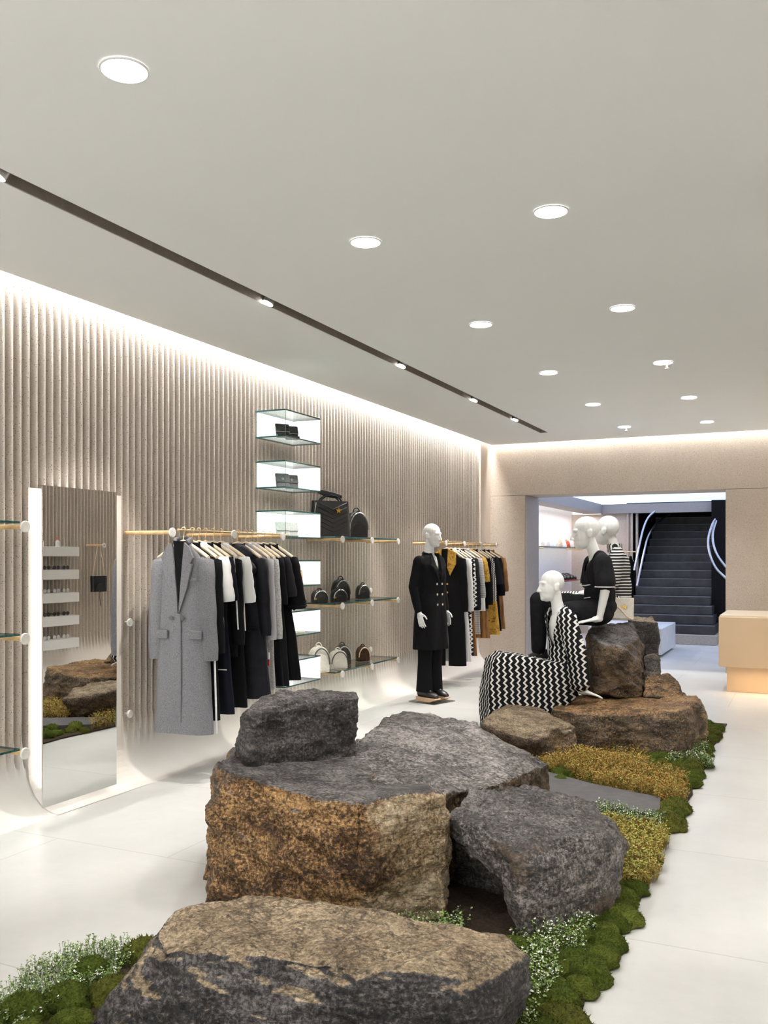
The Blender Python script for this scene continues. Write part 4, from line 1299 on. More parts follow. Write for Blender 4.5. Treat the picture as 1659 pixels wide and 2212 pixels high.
def label_sleeve(o, zs):
    b = MB(); b.box((.215, -.05, zs - .83), (.03, .012, .05)); b.build('label', F_WHITE, o, smooth=False)
    b = MB(); b.box((.216, -.05, zs - .88), (.03, .012, .045)); b.build('label', F_RED, o, smooth=False)
    b = MB(); b.box((.212, -.05, zs - .42), (.028, .012, .035)); b.build('cuff_band', F_WHITE, o, smooth=False)
def tee_over(mat_skirt, L=1.15):
    def f(o, zs):
        b = cloth_body(MB(), [(zs - .45, .15, .03), (zs - .7, .19, .034), (zs - L, .225, .038)], 7, .012, 5); b.build('skirt', mat_skirt, o, angle=70)
    return f
GAR = [
 # dy, name, category, label, material, kwargs
 (.10, 'trousers', 'trousers', 'black striped set with long white side stripes, just behind the grey coat', F_BLACK, dict(L=1.22, sh=.215, hem=.235, sleeves=.66, seed=2, extra=with_strips(1, .19, -.1, -1.30))),
 (.175, 'tee_shirt', 'shirt', 'white short-sleeved tee shirt, first white sleeve beside the grey coat', F_WHITE, dict(L=.66, sh=.225, hem=.22, sleeves=.30, slw=(.07, .072), slx=.05, seed=3)),
 (.255, 'dress', 'dress', 'long dark denim dress with a stitched hem, between the two white tee shirts', F_NAVY, dict(L=1.20, sh=.21, hem=.25, sleeves=.30, slx=.08, seed=4, extra=denim_hem)),
 (.345, 'jacket', 'jacket', 'plain black jacket with a long white side stripe, before the second white tee shirt', F_BLACK, dict(L=.8, sh=.215, hem=.22, sleeves=.62, seed=5, extra=with_strips(1, .20, -.05, -.60, .006))),
 (.44, 'tee_shirt', 'shirt', 'white short-sleeved tee shirt over a black skirt, second white sleeve from the grey coat', F_WHITE, dict(L=.62, sh=.225, hem=.22, sleeves=.32, slw=(.07, .072), slx=.05, seed=6, extra=tee_over(F_BLACK, 1.18))),
 (.66, 'raincoat', 'coat', 'shiny black hooded raincoat with a belt, in the middle of the near rail', F_SHINE, dict(L=1.14, sh=.240, hem=.30, waist=.235, d=.06, hd=.075, sleeves=.58, slx=.06, folds=6, amp=.016, seed=7, extra=hood)),
 (.77, 'jacket', 'jacket', 'pale grey collared jacket with red and white sleeve labels, behind the hooded raincoat', F_LGREY, dict(L=.74, sh=.22, hem=.22, sleeves=.62, seed=8, extra=label_sleeve)),
 (.85, 'jacket', 'jacket', 'black and white tweed jacket, behind the pale grey collared jacket', F_TWEED, dict(L=1.1, sh=.215, hem=.225, sleeves=.62, slx=.07, seed=9)),
 (.93, 'dress', 'dress', 'long plain black dress, third from the far end of the near rail', F_BLACK, dict(L=1.08, sh=.215, hem=.25, sleeves=.36, slx=.07, seed=10)),
 (1.02, 'dress', 'dress', 'black short-sleeved dress, second from the far end of the near rail', F_DKGREY, dict(L=1.1, sh=.215, hem=.25, sleeves=.30, slx=.09, slw=(.068, .07), seed=11)),
 (1.13, 'dress', 'dress', 'flared black dress with turned-up short sleeves, last on the near rail', F_BLACK, dict(L=1.06, sh=.22, hem=.29, waist=.2, d=.045, hd=.07, sleeves=.40, slx=.10, slw=(.072, .075), seed=12, extra=lambda o, zs: [sleeve_mesh(s_ * .234, zs - .435, s_ * .238, zs - .478, .079, .080).build('cuff', F_DKGREY, o) for s_ in (-1, 1)])),
]
for dy_, nm_, cat_, lab_, mt_, kw in GAR:
    a = R15 * (1.0 if dy_ < .5 else .8)
    hang(RAILX, y0 + dy_, a, 'pale wooden hanger of the ' + ' '.join(lab_.split(',')[0].split()[:9]), GH1)
    garment(nm_, cat_, lab_, RAILX, y0 + dy_, a, mt_, group=GR1, **kw)

# --- far rail, from the standing mannequin to the back wall
GR2, GH2 = 'clothes on the far rail', 'hangers on the far rail'
def far_jacket(o, zs):
    for s_ in (-1, 1):
        b = MB(); pts = [(s_ * .055, zs + .025), (s_ * .125, zs - .02), (s_ * .13, zs - .12), (s_ * .06, zs - .15)] if s_ < 0 else [(s_ * .03, zs + .02), (s_ * .12, zs - .02), (s_ * .125, zs - .16), (s_ * .055, zs - .30), (s_ * .02, zs - .2)]
        b.prism(pts if s_ > 0 else pts[::-1], -.068, -.03, 'xz'); b.build('gold_collar', F_GOLD, o, smooth=False)['label'] = 'gold satin collar'
        for k in range(2):
            b = MB(); b.lathe([(0, 0), (.012, 0), (.012, .008), (0, .008)], (s_ * .02, -.062, zs - .40 - .1 * k), 12, 'y'); b.build('button', M_GOLD, o)
    for s_ in (-1, 1):
        b = MB(); b.tube([(s_ * .10, 0, zs - .68), (s_ * .115, 0, zs - .9), (s_ * .125, 0, zs - 1.1), (s_ * .13, 0, zs - 1.38)], [.105, .11, .105, .112], 20, flat=.5, ref=(1, 0, 0)); b.build('trouser_leg', F_BLACK, o)
def skirt(mat, z0=.5, L=1.05, w0=.17, w1=.23, nm='skirt', d=.034):
    def f(o, zs):
        b = cloth_body(MB(), [(zs - z0, w0, d), (zs - z0 - .1, w0 + .02, d), (zs - L, w1, d)], 8, .012, int(L * 100)); b.build(nm, mat, o, angle=70)
    return f
def gold_stripes(o, zs):
    for k, x_ in enumerate((-.14, 0, .14)):
        b = MB(); b.tube([(x_, -.05, zs - .5), (x_ * 1.15, -.052, zs - 1.05)], .012, 6, flat=.4); b.build('gold_stripe', F_GOLD, o)
FAR = [
 (0.00, 'jacket', 'jacket', 'black jacket with a gold satin collar over black trousers, beside the standing mannequin', F_BLACK, dict(L=.78, sh=.215, hem=.225, d=.055, hd=.06, sleeves=.64, slx=.055, seed=20, neckline='', extra=far_jacket)),
 (.14, 'shirt_dress', 'dress', 'long white shirt dress, behind the black jacket with the gold collar', F_WHITE, dict(L=1.34, sh=.235, hem=.27, sleeves=.64, slx=.06, seed=21)),
 (.28, 'dress', 'dress', 'black and white zigzag dress, right behind the long white shirt dress', F_ZIG, dict(L=1.28, sh=.225, hem=.25, sleeves=.6, slx=.07, seed=22)),
 (.42, 'jacket', 'jacket', 'plain black jacket over a copper pleated skirt, behind the zigzag dress', F_DKGREY, dict(L=.72, sh=.225, hem=.235, sleeves=.64, slx=.075, seed=23, extra=skirt(F_COPPER, .6, 1.30))),
 (.62, 'dress', 'dress', 'fine black and white striped knit dress, on the middle of the far rail', F_KNIT, dict(L=1.05, sh=.21, hem=.22, sleeves=.5, slx=.085, seed=24)),
 (.76, 'top', 'top', 'gold satin top over a white skirt, behind the striped knit dress', F_GOLD, dict(L=.42, sh=.22, hem=.21, sleeves=.30, slx=.09, seed=25, extra=skirt(F_WHITE, .36, .76, .19, .22))),
 (.92, 'jacket', 'jacket', 'black jacket over a copper skirt with a gold edge, behind the gold top', F_BLACK, dict(L=.74, sh=.215, hem=.225, sleeves=.6, slx=.07, seed=26, extra=skirt(F_COPPER, .6, 1.12))),
 (1.06, 'knit_top', 'top', 'small-checked black and white knit top, past the middle of the far rail', F_CHECK, dict(L=.66, sh=.215, hem=.22, sleeves=.56, slx=.08, seed=27)),
 (1.22, 'tee_shirt', 'shirt', 'black tee shirt with pale sleeve trim over a shining gold skirt', F_DKGREY, dict(L=.44, sh=.22, hem=.22, sleeves=.34, slw=(.07, .075), slx=.11, seed=28, extra=skirt(F_GOLD, .38, 1.10, .19, .26))),
 (1.40, 'dress', 'dress', 'black dress with gold side panels, second from the back wall on the far rail', F_BLACK, dict(L=1.06, sh=.215, hem=.25, sleeves=.5, slx=.09, seed=29, extra=gold_stripes)),
 (1.60, 'dress', 'dress', 'copper pleated long-sleeved dress, last on the far rail by the back wall', F_COPPER, dict(L=1.05, sh=.205, hem=.24, sleeves=.45, slx=.08, seed=30)),
]
y0 = 10.16
for dy_, nm_, cat_, lab_, mt_, kw in FAR:
    hang(RAILX, y0 + dy_, R15 * .8, 'pale wooden hanger of the ' + ' '.join(lab_.split(',')[0].split()[:9]), GH2)
    garment(nm_, cat_, lab_, RAILX, y0 + dy_, R15 * .8, mt_, group=GR2, **kw)
# --- two garments on a short rail against the beige wall of the second room
q = atY(1359, 1192, Y3 - .1)
r_ = thing('clothes_rail', 'short brass rail on the beige wall of the room behind, beside the stairs', 'clothes rail', (q.x - .1, Y3 - .24, q.z))
b = MB(); b.tube([(0, 0, 0), (.26, 0, 0)], .012, 8); b.build('bar', M_BRASS, r_)
ZR = q.z + .012
for k, (mt, lb, L) in enumerate(((F_RED, 'red printed dress on the short rail in the room behind, beside the stairs', 1.05), (F_BLACK, 'black dress on the short rail in the room behind, beside the stairs', .9))):
    hang(q.x - .05 + .09 * k, Y3 - .24 + .0 * k, math.radians(82), f'pale wooden hanger of the {"red printed" if k == 0 else "black"} dress in the room behind', None)
    garment('dress', 'dress', lb, q.x - .05 + .09 * k, Y3 - .24 + .0 * k, math.radians(82), mt, L=L, sh=.2 if k == 0 else .22, hem=.21 if k == 0 else .24, sleeves=.5, slx=.05, seed=50 + k)
# ------------------------------------------------------------------ mannequins
def mannequin_mat():
    t = NT('matte_white_mannequin')
    t.base(t.ramp(t.noise(6, 2), [(.3, (.80, .80, .785)), (.7, (.84, .84, .825))]))
    t.set(rough=.5, spec=.35)
    return t.m
M_MAN = mannequin_mat()
V3 = Vector
def head_bm(mb, c, R, s=1.0):
    """head facing local -y, c its centre"""
    c = V3(c)
    def E(p, r): mb.ell(c + R @ (V3(p) * s), [q * s for q in r], R, 18, 12)
    E((0, .016, .030), (.075, .097, .088)); E((0, -.020, -.020), (.064, .074, .092)); E((0, -.030, -.070), (.052, .056, .052))
    E((0, -.066, -.098), (.022, .020, .018)); E((0, -.070, .020), (.050, .022, .018)); E((0, -.055, .0), (.052, .034, .05)); E((0, -.074, -.064), (.022, .016, .008)); E((0, -.073, -.076), (.018, .014, .007)); E((0, -.060, -.060), (.036, .028, .034))
    for q in (-1, 1):
        E((q * .073, .012, -.012), (.010, .021, .032)); E((q * .078, .022, .004), (.008, .012, .016))
    mb.chain([c + R @ (V3((0, -.084, .012)) * s), c + R @ (V3((0, -.100, -.022)) * s), c + R @ (V3((0, -.108, -.040)) * s)], [.009 * s, .010 * s, .012 * s], 10)
    for q in (-1, 1): E((q * .011, -.096, -.043), (.009, .011, .007))
def eye_fn(c, R, s):
    c = V3(c)
    def f(q, n):
        for k in (-1, 1):
            e = c + R @ (V3((k * .031, -.090, -.004)) * s)
            d = (q - e).length
            if d < .026 * s:
                w = .5 + .5 * math.cos(math.pi * d / (.026 * s))
                q = q - n * (.0045 * s * w)
        return q
    return f
def hand_bm(mb, w, d, n, thumb=1, s=1.0, curl=.25, spread=.10):
    """palm, four jointed fingers and a thumb; w wrist, d pointing, n palm-down normal"""
    w, d, n = V3(w), V3(d).normalized(), V3(n).normalized()
    n = (n - d * n.dot(d)).normalized()
    sd = d.cross(n) * thumb
    R = Matrix((sd, d, n)).transposed()
    mb.ell(w + d * (.048 * s), (.041 * s, .054 * s, .015 * s), R, 14, 10)
    mb.cap(w - d * .01, .026 * s, w + d * (.03 * s), .026 * s, 12)
    for k, (off, L) in enumerate(((.030, .074), (.010, .084), (-.011, .078), (-.031, .060))):
        a = w + d * (.088 * s) + sd * (off * s)
        dr = (d + sd * (off / .03 * spread)).normalized()
        p1 = a + (dr + n * curl * .5).normalized() * (L * .42 * s)
        p2 = p1 + (dr + n * curl * 1.2).normalized() * (L * .33 * s)
        p3 = p2 + (dr + n * curl * 1.8).normalized() * (L * .25 * s)
        mb.chain([a - dr * .012, p1, p2, p3], [.0098 * s, .0092 * s, .0085 * s, .0072 * s], 10)
    a = w + d * (.026 * s) + sd * (.032 * s)
    p1 = a + (d * .75 + sd * .8 + n * .2).normalized() * (.042 * s)
    p2 = p1 + (d * 1.0 + sd * .35 + n * .25).normalized() * (.034 * s)
    mb.chain([a, p1, p2], [.013 * s, .0105 * s, .0085 * s], 10)
def cut(o, pred):
    bm = bmesh.new(); bm.from_mesh(o.data)
    dele = [f for f in bm.faces if pred(f.calc_center_median())]
    bmesh.ops.delete(bm, geom=dele, context='FACES')
    bm.to_mesh(o.data); bm.free()
RI = Matrix.Identity(3)
def RZ(a): return Matrix.Rotation(math.radians(a), 3, 'Z')
def RX_(a): return Matrix.Rotation(math.radians(a), 3, 'X')
def wrinkle(a=.006, f=9., dirv=(0, 0, 1)):
    dv = V3(dirv)
    def fn(q, n):
        s = q + dv * (q.dot(dv) * -.65)
        return q + n * (a * noise.fractal(s * f, 1, 2, 4))
    return fn

# ---- standing mannequin in a long black coat, black trousers and platform shoes
g = at(930, 1514, 9.75)
m1 = thing('mannequin', 'white standing mannequin in a long black coat, beside the bag shelves', 'mannequin', (g.x, g.y, 0), math.radians(72))
b = MB()
hc, hr = (0, -.03, 1.795), RZ(4) @ RX_(4)
head_bm(b, hc, hr, 1.06)
b.chain([(0, .0, 1.74), (0, .015, 1.66), (0, .02, 1.56)], [.052, .050, .062])
b.ell((0, .015, 1.43), (.155, .095, .17)); b.ell((0, .01, 1.20), (.125, .085, .16)); b.ell((0, .01, 1.03), (.155, .10, .13))
for s_ in (-1, 1):
    b.chain([(s_ * .02, .02, 1.535), (s_ * .155, .02, 1.50)], [.048, .042])
    b.chain([(s_ * .170, .02, 1.505), (s_ * .225, .035, 1.22), (s_ * .225, -.03, .985)], [.048, .040, .028])
    hand_bm(b, (s_ * .225, -.035, .97), (0, -.25, -1), (-s_, 0, 0), thumb=-s_, s=1.0)
    b.chain([(s_ * .085, .01, .98), (s_ * .085, -.005, .55), (s_ * .085, .03, .16)], [.085, .055, .040])
    b.chain([(s_ * .085, .03, .14), (s_ * .085, -.06, .10), (s_ * .085, -.14, .075)], [.035, .032, .025])
organic('body', b, M_MAN, m1, .0055, 5, eye_fn(hc, hr, 1.06))
b = MB()
prof = [(1.585, .085, .065), (1.56, .14, .075), (1.53, .185, .082), (1.48, .200, .105), (1.36, .195, .125), (1.17, .165, .115), (1.0, .185, .135), (.78, .200, .145), (.57, .212, .152)]
cloth_body(b, prof, 6, .008, 3)
for s_ in (-1, 1):
    b.chain([(s_ * .165, .02, 1.51), (s_ * .222, .045, 1.24), (s_ * .228, -.02, 1.0)], [.066, .060, .046])
c_ = organic('coat', b, F_BLACK, m1, .0075, 5, wrinkle(.005, 10))
cut(c_, lambda q: q.y < -.03 and q.z > 1.36 and abs(q.x) < (q.z - 1.36) * .28)
for s_ in (-1, 1):
    b = MB(); pts = [(s_ * .055, 1.60), (s_ * .10, 1.555), (s_ * .125, 1.47), (s_ * .095, 1.445), (s_ * .004, 1.27), (s_ * .03, 1.42)]
    b.prism(pts if s_ > 0 else pts[::-1], -.008, .030, 'xz')
    b.v = [(x, y + float(np.interp(z, [1.27, 1.45, 1.55, 1.6], [-.136, -.124, -.090, -.060])) + .25 * max(0, abs(x) - .09), z) for x, y, z in b.v]
    b.build('lapel', F_SATIN, m1, smooth=False)
    b = MB(); b.tube([(s_ * .062, -.055, 1.572), (s_ * .074, .02, 1.588), (s_ * .035, .075, 1.598), (0, .082, 1.60)], [.020, .022, .022, .022], 10, flat=.6); b.build('collar', F_BLACK, m1)
    for k in range(3):
        b = MB(); b.lathe([(0, 0), (.013, 0), (.013, .007), (0, .007)], (s_ * .042, -.128 - .004 * k, 1.27 - .11 * k), 14, 'y'); b.build('button', M_SNAP, m1)
for s_ in (-1, 1):
    b = MB(); b.tube([(s_ * .075, .005, 1.0), (s_ * .08, 0, .7), (s_ * .083, .01, .42), (s_ * .085, .015, .12)], [.098, .092, .082, .098], 22, flat=.85); b.build('trouser_leg', F_BLACK, m1)
for s_ in (-1, 1):
    sh_ = MB()
    rg = []
    for k in range(9):
        t_ = k / 8; y = .085 - .25 * t_
        w = .040 + .010 * math.sin(t_ * math.pi) - .012 * (t_ > .95)
        hh = .075 * (1 - t_) ** .6 + .035
        rg.append([V3((s_ * .085 + w * math.cos(a), y, .052 + hh * .5 + hh * .5 * math.sin(a))) for a in [2 * math.pi * i / 14 for i in range(14)]])
    sh_.rings(rg); so = sh_.build('shoe', M_BLK, m1)
    b = MB(); pts = [(.095, .012), (.095, .062), (-.17, .055), (-.175, .045), (-.10, .014)]
    b.prism(pts, s_ * .085 - .048, s_ * .085 + .048, 'yz'); b.build('sole', M_WSOLE, so, smooth=False)
b = MB(); b.box((0, -.02, .006), (.36, .36, .010), bev=.003); b.build('base_plate', glassmat('base_glass', (.80, .84, .83), .12), m1, smooth=False)
b = MB(); b.tube([(.085, .115, .008), (.085, .115, .34)], .008, 10); b.build('support_rod', M_SNAP, m1)

# ---- seated mannequin in the zigzag dress
g = at(1203, 1465, 7.62)
m2 = thing('mannequin', 'white seated mannequin in a long black and white zigzag dress, on the stone slab', 'mannequin', (g.x, g.y, 0), math.radians(-58))
b = MB()
hc, hr = (0, -.055, 1.315), RZ(12)
head_bm(b, hc, hr, 1.10)
b.chain([(0, -.02, 1.26), (0, .0, 1.17), (0, .02, 1.08)], [.052, .050, .062])
b.ell((0, .03, .95), (.15, .095, .17)); b.ell((0, .05, .72), (.12, .085, .16)); b.ell((0, .03, .54), (.16, .13, .12))
for s_ in (-1, 1):
    b.chain([(s_ * .02, .03, 1.08), (s_ * .155, .03, 1.05)], [.055, .05])
    b.chain([(s_ * .09, 0, .54), (s_ * .09, -.48, .66), (s_ * .085, -.54, .16)], [.085, .060, .038])
    b.chain([(s_ * .085, -.54, .10), (s_ * .085, -.68, .05)], [.036, .028])
arm_l = [(.165, .035, 1.045), (.225, .10, .76), (.20, .135, .485)]
arm_r = [(-.165, .035, 1.045), (-.225, .10, .76), (-.20, .135, .485)]
b.chain(arm_l, [.046, .038, .027]); b.chain(arm_r, [.046, .038, .027])
hand_bm(b, (.20, .145, .455), (.1, 1, -.30), (0, -.2, -1), thumb=1, s=1.08, curl=.12)
hand_bm(b, (-.20, .145, .455), (0, 1, -.25), (0, -.2, -1), thumb=-1, s=1.08, curl=.12)
organic('body', b, M_MAN, m2, .0055, 6, eye_fn(hc, hr, 1.10))
t = NT('zigzag_dress_cloth')
s3 = t.sep(t.co())
u = t.math('ADD', t.math('ADD', s3[1], t.math('MULTIPLY', s3[0], .75)), t.math('MULTIPLY', s3[2], .10))
tri = t.math('PINGPONG', t.math('DIVIDE', s3[2], .050), .5)
f = t.math('FRACT', t.math('ADD', t.math('DIVIDE', t.math('ADD', u, t.math('MULTIPLY', t.noise(3, 2), .05)), .056), t.math('MULTIPLY', tri, .85)))
nn = t.noise(240, 2)
t.base(t.mix(t.math('LESS_THAN', t.math('ADD', f, t.math('MULTIPLY', t.math('SUBTRACT', nn, .5), .14)), .32), (.010, .010, .011), (.74, .73, .70)))
t.set(rough=.92, spec=.12, normal=t.bump(nn, .3, .004))
M_ZD = t.m
b = MB()
b.ell((0, .03, .96), (.178, .118, .19)); b.ell((0, .05, .72), (.155, .115, .20)); b.ell((0, .03, .56), (.20, .17, .16))
for s_ in (-1, 1):
    b.chain([(s_ * .05, .03, 1.095), (s_ * .155, .03, 1.06)], [.062, .066])
b.chain([(.160, .035, 1.045), (.228, .10, .77), (.21, .13, .53)], [.082, .080, .088], 18)
b.chain([(-.160, .035, 1.045), (-.228, .10, .77), (-.21, .13, .53)], [.082, .080, .088], 18)
b.hull([(sx * x, y, z) for sx in (-1, 1) for x, y, z in ((.17, .16, .46), (.19, .02, .67), (.13, -.30, .735), (.13, -.50, .765), (.15, -.585, .70), (.17, -.63, .45), (.19, -.62, .02), (.21, -.40, .02), (.20, -.15, .22), (.17, .14, .40))])
d_ = organic('dress', b, M_ZD, m2, .0085, 7, wrinkle(.011, 6, (0, .4, 1)))
def vcut(q):
    v = RZ(-32) @ V3((q.x, q.y - .03, 0))
    return v.y < 0 and q.z > .76 and abs(v.x) < (q.z - .76) * .25
cut(d_, vcut)

# ---- seated mannequin in black, leaning on the round boulder
g = at(1284, 1320, 8.0)
m3 = thing('mannequin', 'white seated mannequin in a black piped shirt and black trousers, hand on the boulder', 'mannequin', (g.x, g.y, 0), math.radians(-62))
b = MB()
hc, hr = (0, -.085, 1.775), RX_(6)
head_bm(b, hc, hr, 1.20)
b.chain([(0, -.045, 1.71), (0, -.01, 1.62), (0, .02, 1.52)], [.055, .053, .066])
b.ell((0, .03, 1.40), (.16, .10, .17)); b.ell((0, .035, 1.2), (.125, .09, .16)); b.ell((0, .02, 1.08), (.16, .12, .11))
for s_ in (-1, 1):
    b.chain([(s_ * .02, .03, 1.54), (s_ * .165, .03, 1.51)], [.055, .05])
b.chain([(.18, .03, 1.50), (.255, .02, 1.27), (.235, -.02, 1.045)], [.048, .042, .029])
b.chain([(-.18, .03, 1.50), (-.255, .02, 1.27), (-.235, -.02, 1.045)], [.048, .042, .029])
hand_bm(b, (.235, -.03, 1.025), (0, -1, -.16), (0, 0, -1), thumb=-1, s=1.1, curl=.08)
hand_bm(b, (-.235, -.03, 1.025), (0, -1, -.16), (0, 0, -1), thumb=1, s=1.1, curl=.08)
b.chain([(-.09, 0, 1.10), (-.09, -.47, 1.16), (-.09, -.47, .70)], [.09, .062, .042])
b.chain([(.09, 0, 1.08), (.10, -.34, 1.06), (.10, -.17, .68)], [.09, .062, .040])
b.chain([(-.09, -.47, .68), (-.09, -.59, .62)], [.036, .028]); b.chain([(.10, -.17, .66), (.10, -.25, .60)], [.036, .028])
organic('body', b, M_MAN, m3, .0055, 6, eye_fn(hc, hr, 1.20))
b = MB()
b.ell((0, .035, 1.40), (.185, .125, .19)); b.ell((0, .045, 1.22), (.175, .135, .20)); b.ell((0, .045, 1.12), (.19, .150, .10))
for s_ in (-1, 1):
    b.chain([(s_ * .05, .03, 1.555), (s_ * .165, .03, 1.525)], [.062, .066])
    b.chain([(s_ * .175, .03, 1.505), (s_ * .24, .025, 1.34)], [.080, .088], 18)
t_ = organic('shirt', b, F_SATIN, m3, .008, 6, wrinkle(.008, 8))
cut(t_, lambda q: q.y < .0 and q.z > 1.42 and abs(q.x) < (q.z - 1.42) * .45)
for s_ in (-1, 1):
    b = MB(); b.tube([(s_ * .242 + .084 * math.cos(a), .022 + .084 * math.sin(a), 1.30) for a in [2 * math.pi * i / 20 for i in range(21)]], .0045, 5); b.build('cuff_piping', M_PIPE, m3)
for z0, x0 in ((1.31, .10), (1.20, .10)):
    for s_ in (-1, 1):
        b = MB(); b.tube([(s_ * .06, -.108, z0 - .005), (s_ * x0, -.098, z0), (s_ * .14, -.078, z0 + .006)], .0045, 5); b.build('pocket_piping', M_PIPE, m3)
b = MB(); b.tube([(x_, -.112 + .9 * x_ * x_, 1.075 + .02 * math.cos(x_ * 18)) for x_ in (-.16, -.1, -.05, 0, .05, .1, .16)], .0055, 5); b.build('hem_piping', M_PIPE, m3)
b = MB()
b.ell((0, .02, 1.06), (.185, .15, .11))
b.chain([(-.09, 0, 1.09), (-.095, -.47, 1.165), (-.09, -.48, .74)], [.125, .090, .062], 18)
b.chain([(.09, 0, 1.075), (.105, -.34, 1.065), (.10, -.255, .88)], [.125, .09, .08], 18)
organic('trousers', b, F_SATIN, m3, .009, 6, wrinkle(.008, 7))
for x_, y_, z_ in ((-.09, -.53, .61), (.10, -.21, .585)):
    s_ = shoe_bm(.25, .06)
    s_.v = [(x_ + q[1], y_ + q[0] * -1, z_ + q[2]) for q in s_.v]
    so = s_.build('shoe', M_BLK, m3)
    b = MB(); b.box((x_, y_, z_ + .004), (.075, .25, .014)); b.build('sole', M_WSOLE, so, smooth=False)

# ---- seated mannequin in stripes, behind the one in black
g = at(1326, 1310, 8.62)
m4 = thing('mannequin', 'white seated mannequin in a black and white striped suit, back turned, behind the black-shirted one', 'mannequin', (g.x, g.y, 0), math.radians(-78))
b = MB()
hc, hr = (0, -.07, 1.815), RZ(-28)
head_bm(b, hc, hr, 1.18)
b.chain([(0, -.035, 1.75), (0, .0, 1.66), (0, .02, 1.56)], [.055, .053, .066])
b.ell((0, .03, 1.44), (.16, .10, .17)); b.ell((0, .035, 1.24), (.125, .09, .16)); b.ell((0, .02, 1.12), (.16, .12, .11))
for s_ in (-1, 1):
    b.chain([(s_ * .02, .03, 1.58), (s_ * .165, .03, 1.55)], [.055, .05])
    b.chain([(s_ * .18, .03, 1.54), (s_ * .23, -.02, 1.31), (s_ * .20, -.22, 1.22)], [.048, .042, .029])
    hand_bm(b, (s_ * .20, -.23, 1.22), (0, -1, -.1), (0, 0, -1), thumb=-s_, s=1.1, curl=.1)
    b.chain([(s_ * .09, 0, 1.10), (s_ * .09, -.52, 1.13), (s_ * .09, -.54, .62)], [.09, .062, .042])
    b.chain([(s_ * .09, -.54, .60), (s_ * .09, -.66, .55)], [.036, .028])
organic('body', b, M_MAN, m4, .0055, 6, eye_fn(hc, hr, 1.18))
F_STR = striped('striped_jersey', (.012, .012, .014), (.70, .69, .66), .0285, 2, .55, .012)
F_STR2 = striped('striped_trouser_jersey', (.03, .03, .032), (.72, .71, .68), .026, 1, .45, .012)
b = MB()
b.ell((0, .035, 1.44), (.182, .122, .19)); b.ell((0, .045, 1.26), (.165, .125, .20)); b.ell((0, .04, 1.12), (.185, .145, .12))
for s_ in (-1, 1):
    b.chain([(s_ * .05, .03, 1.60), (s_ * .165, .03, 1.565)], [.060, .064])
    b.chain([(s_ * .175, .03, 1.545), (s_ * .235, -.02, 1.32), (s_ * .205, -.19, 1.235)], [.072, .066, .055], 18)
organic('jumper', b, F_STR, m4, .008, 6, wrinkle(.006, 8))
b = MB()
b.lathe([(.060, 1.60), (.062, 1.65), (.068, 1.685), (.074, 1.665), (.070, 1.60)], (0, .008, 0), 24, caps=False)
b.build('roll_collar', striped('collar_stripe', (.02, .02, .02), (.72, .71, .68), .017, 0, .5), m4)
b = MB()
b.ell((0, .02, 1.09), (.18, .145, .11))
for s_ in (-1, 1):
    b.chain([(s_ * .09, 0, 1.105), (s_ * .095, -.52, 1.135), (s_ * .09, -.55, .66)], [.118, .090, .075], 18)
organic('trousers', b, F_STR2, m4, .009, 6, wrinkle(.006, 7))
for s_ in (-1, 1):
    q = shoe_bm(.25, .06)
    q.v = [(s_ * .09 + p_[1], -.60 - p_[0], .53 + p_[2]) for p_ in q.v]
    so = q.build('shoe', M_BLK, m4)
    b = MB(); b.box((s_ * .09, -.60, .534), (.075, .25, .014)); b.build('sole', M_WSOLE, so, smooth=False)
# white star bag on the stone beside them
g = at(1341, 1318, 8.28)
wb = bag('shoulder_bag', 'white shoulder bag with a gold star, on the stones beside the striped mannequin', 'bag', g.y, .985, .235, .19, .10, M_CREAM, x=g.x, rot=14, handle=False, style='box', star=(.12, .62, .13))
b = MB(); b.tube([(-.06, -.055, .15), (-.01, -.062, .10), (.05, -.06, .03), (.09, -.07, .008)], .006, 6); b.build('strap', M_TANL, wb)
# ------------------------------------------------------------------ planted bed
def soil_mat():
    t = NT('dark_soil')
    n = t.noise(60, 6, .7)
    t.base(t.ramp(n, [(.3, (.018, .010, .006)), (.7, (.085, .050, .028))]))
    t.set(rough=.95, normal=t.bump(n, 1, .02))
    return t.m
def moss_mat(name, lo, mid, hi):
    t = NT(name)
    n = t.noise(150, 5, .7); n2 = t.noise(7, 3)
    v = t.math('ADD', t.math('MULTIPLY', n, .6), t.math('MULTIPLY', n2, .4))
    t.base(t.ramp(v, [(.34, lo), (.5, mid), (.66, hi)]))
    t.set(rough=.95, spec=.15, normal=t.bump(n, 1.0, .02))
    return t.m
M_MOSS = moss_mat('deep_moss', (.018, .030, .004), (.085, .120, .013), (.24, .28, .045))
M_MOSS2 = moss_mat('olive_moss', (.028, .030, .005), (.115, .125, .018), (.27, .27, .055))
M_MOSS3 = moss_mat('bright_moss', (.025, .050, .005), (.13, .165, .02), (.29, .33, .07))
b = MB()
r_ = random.Random(3)
edge = [(-.68 - .03 * r_.random(), 1.2 + .2 * k) for k in range(39)]
left = [((-2.40 if 2.3 < 1.2 + .2 * k < 4.6 else -2.50) + .04 * r_.random(), 1.2 + .2 * k) for k in range(39)]
ol = edge + [(-.68, 8.93), (-2.5, 8.93)] + left[::-1]
b.prism([(x + 1.6, y - 5) for x, y in ol], 0, .012, 'xy')
s_ = b.build('soil_bed', soil_mat(), loc=(-1.6, 5, .001), smooth=False)
tag(s_, 'strip of dark soil carrying the boulders and the moss', 'soil', kind='stuff')

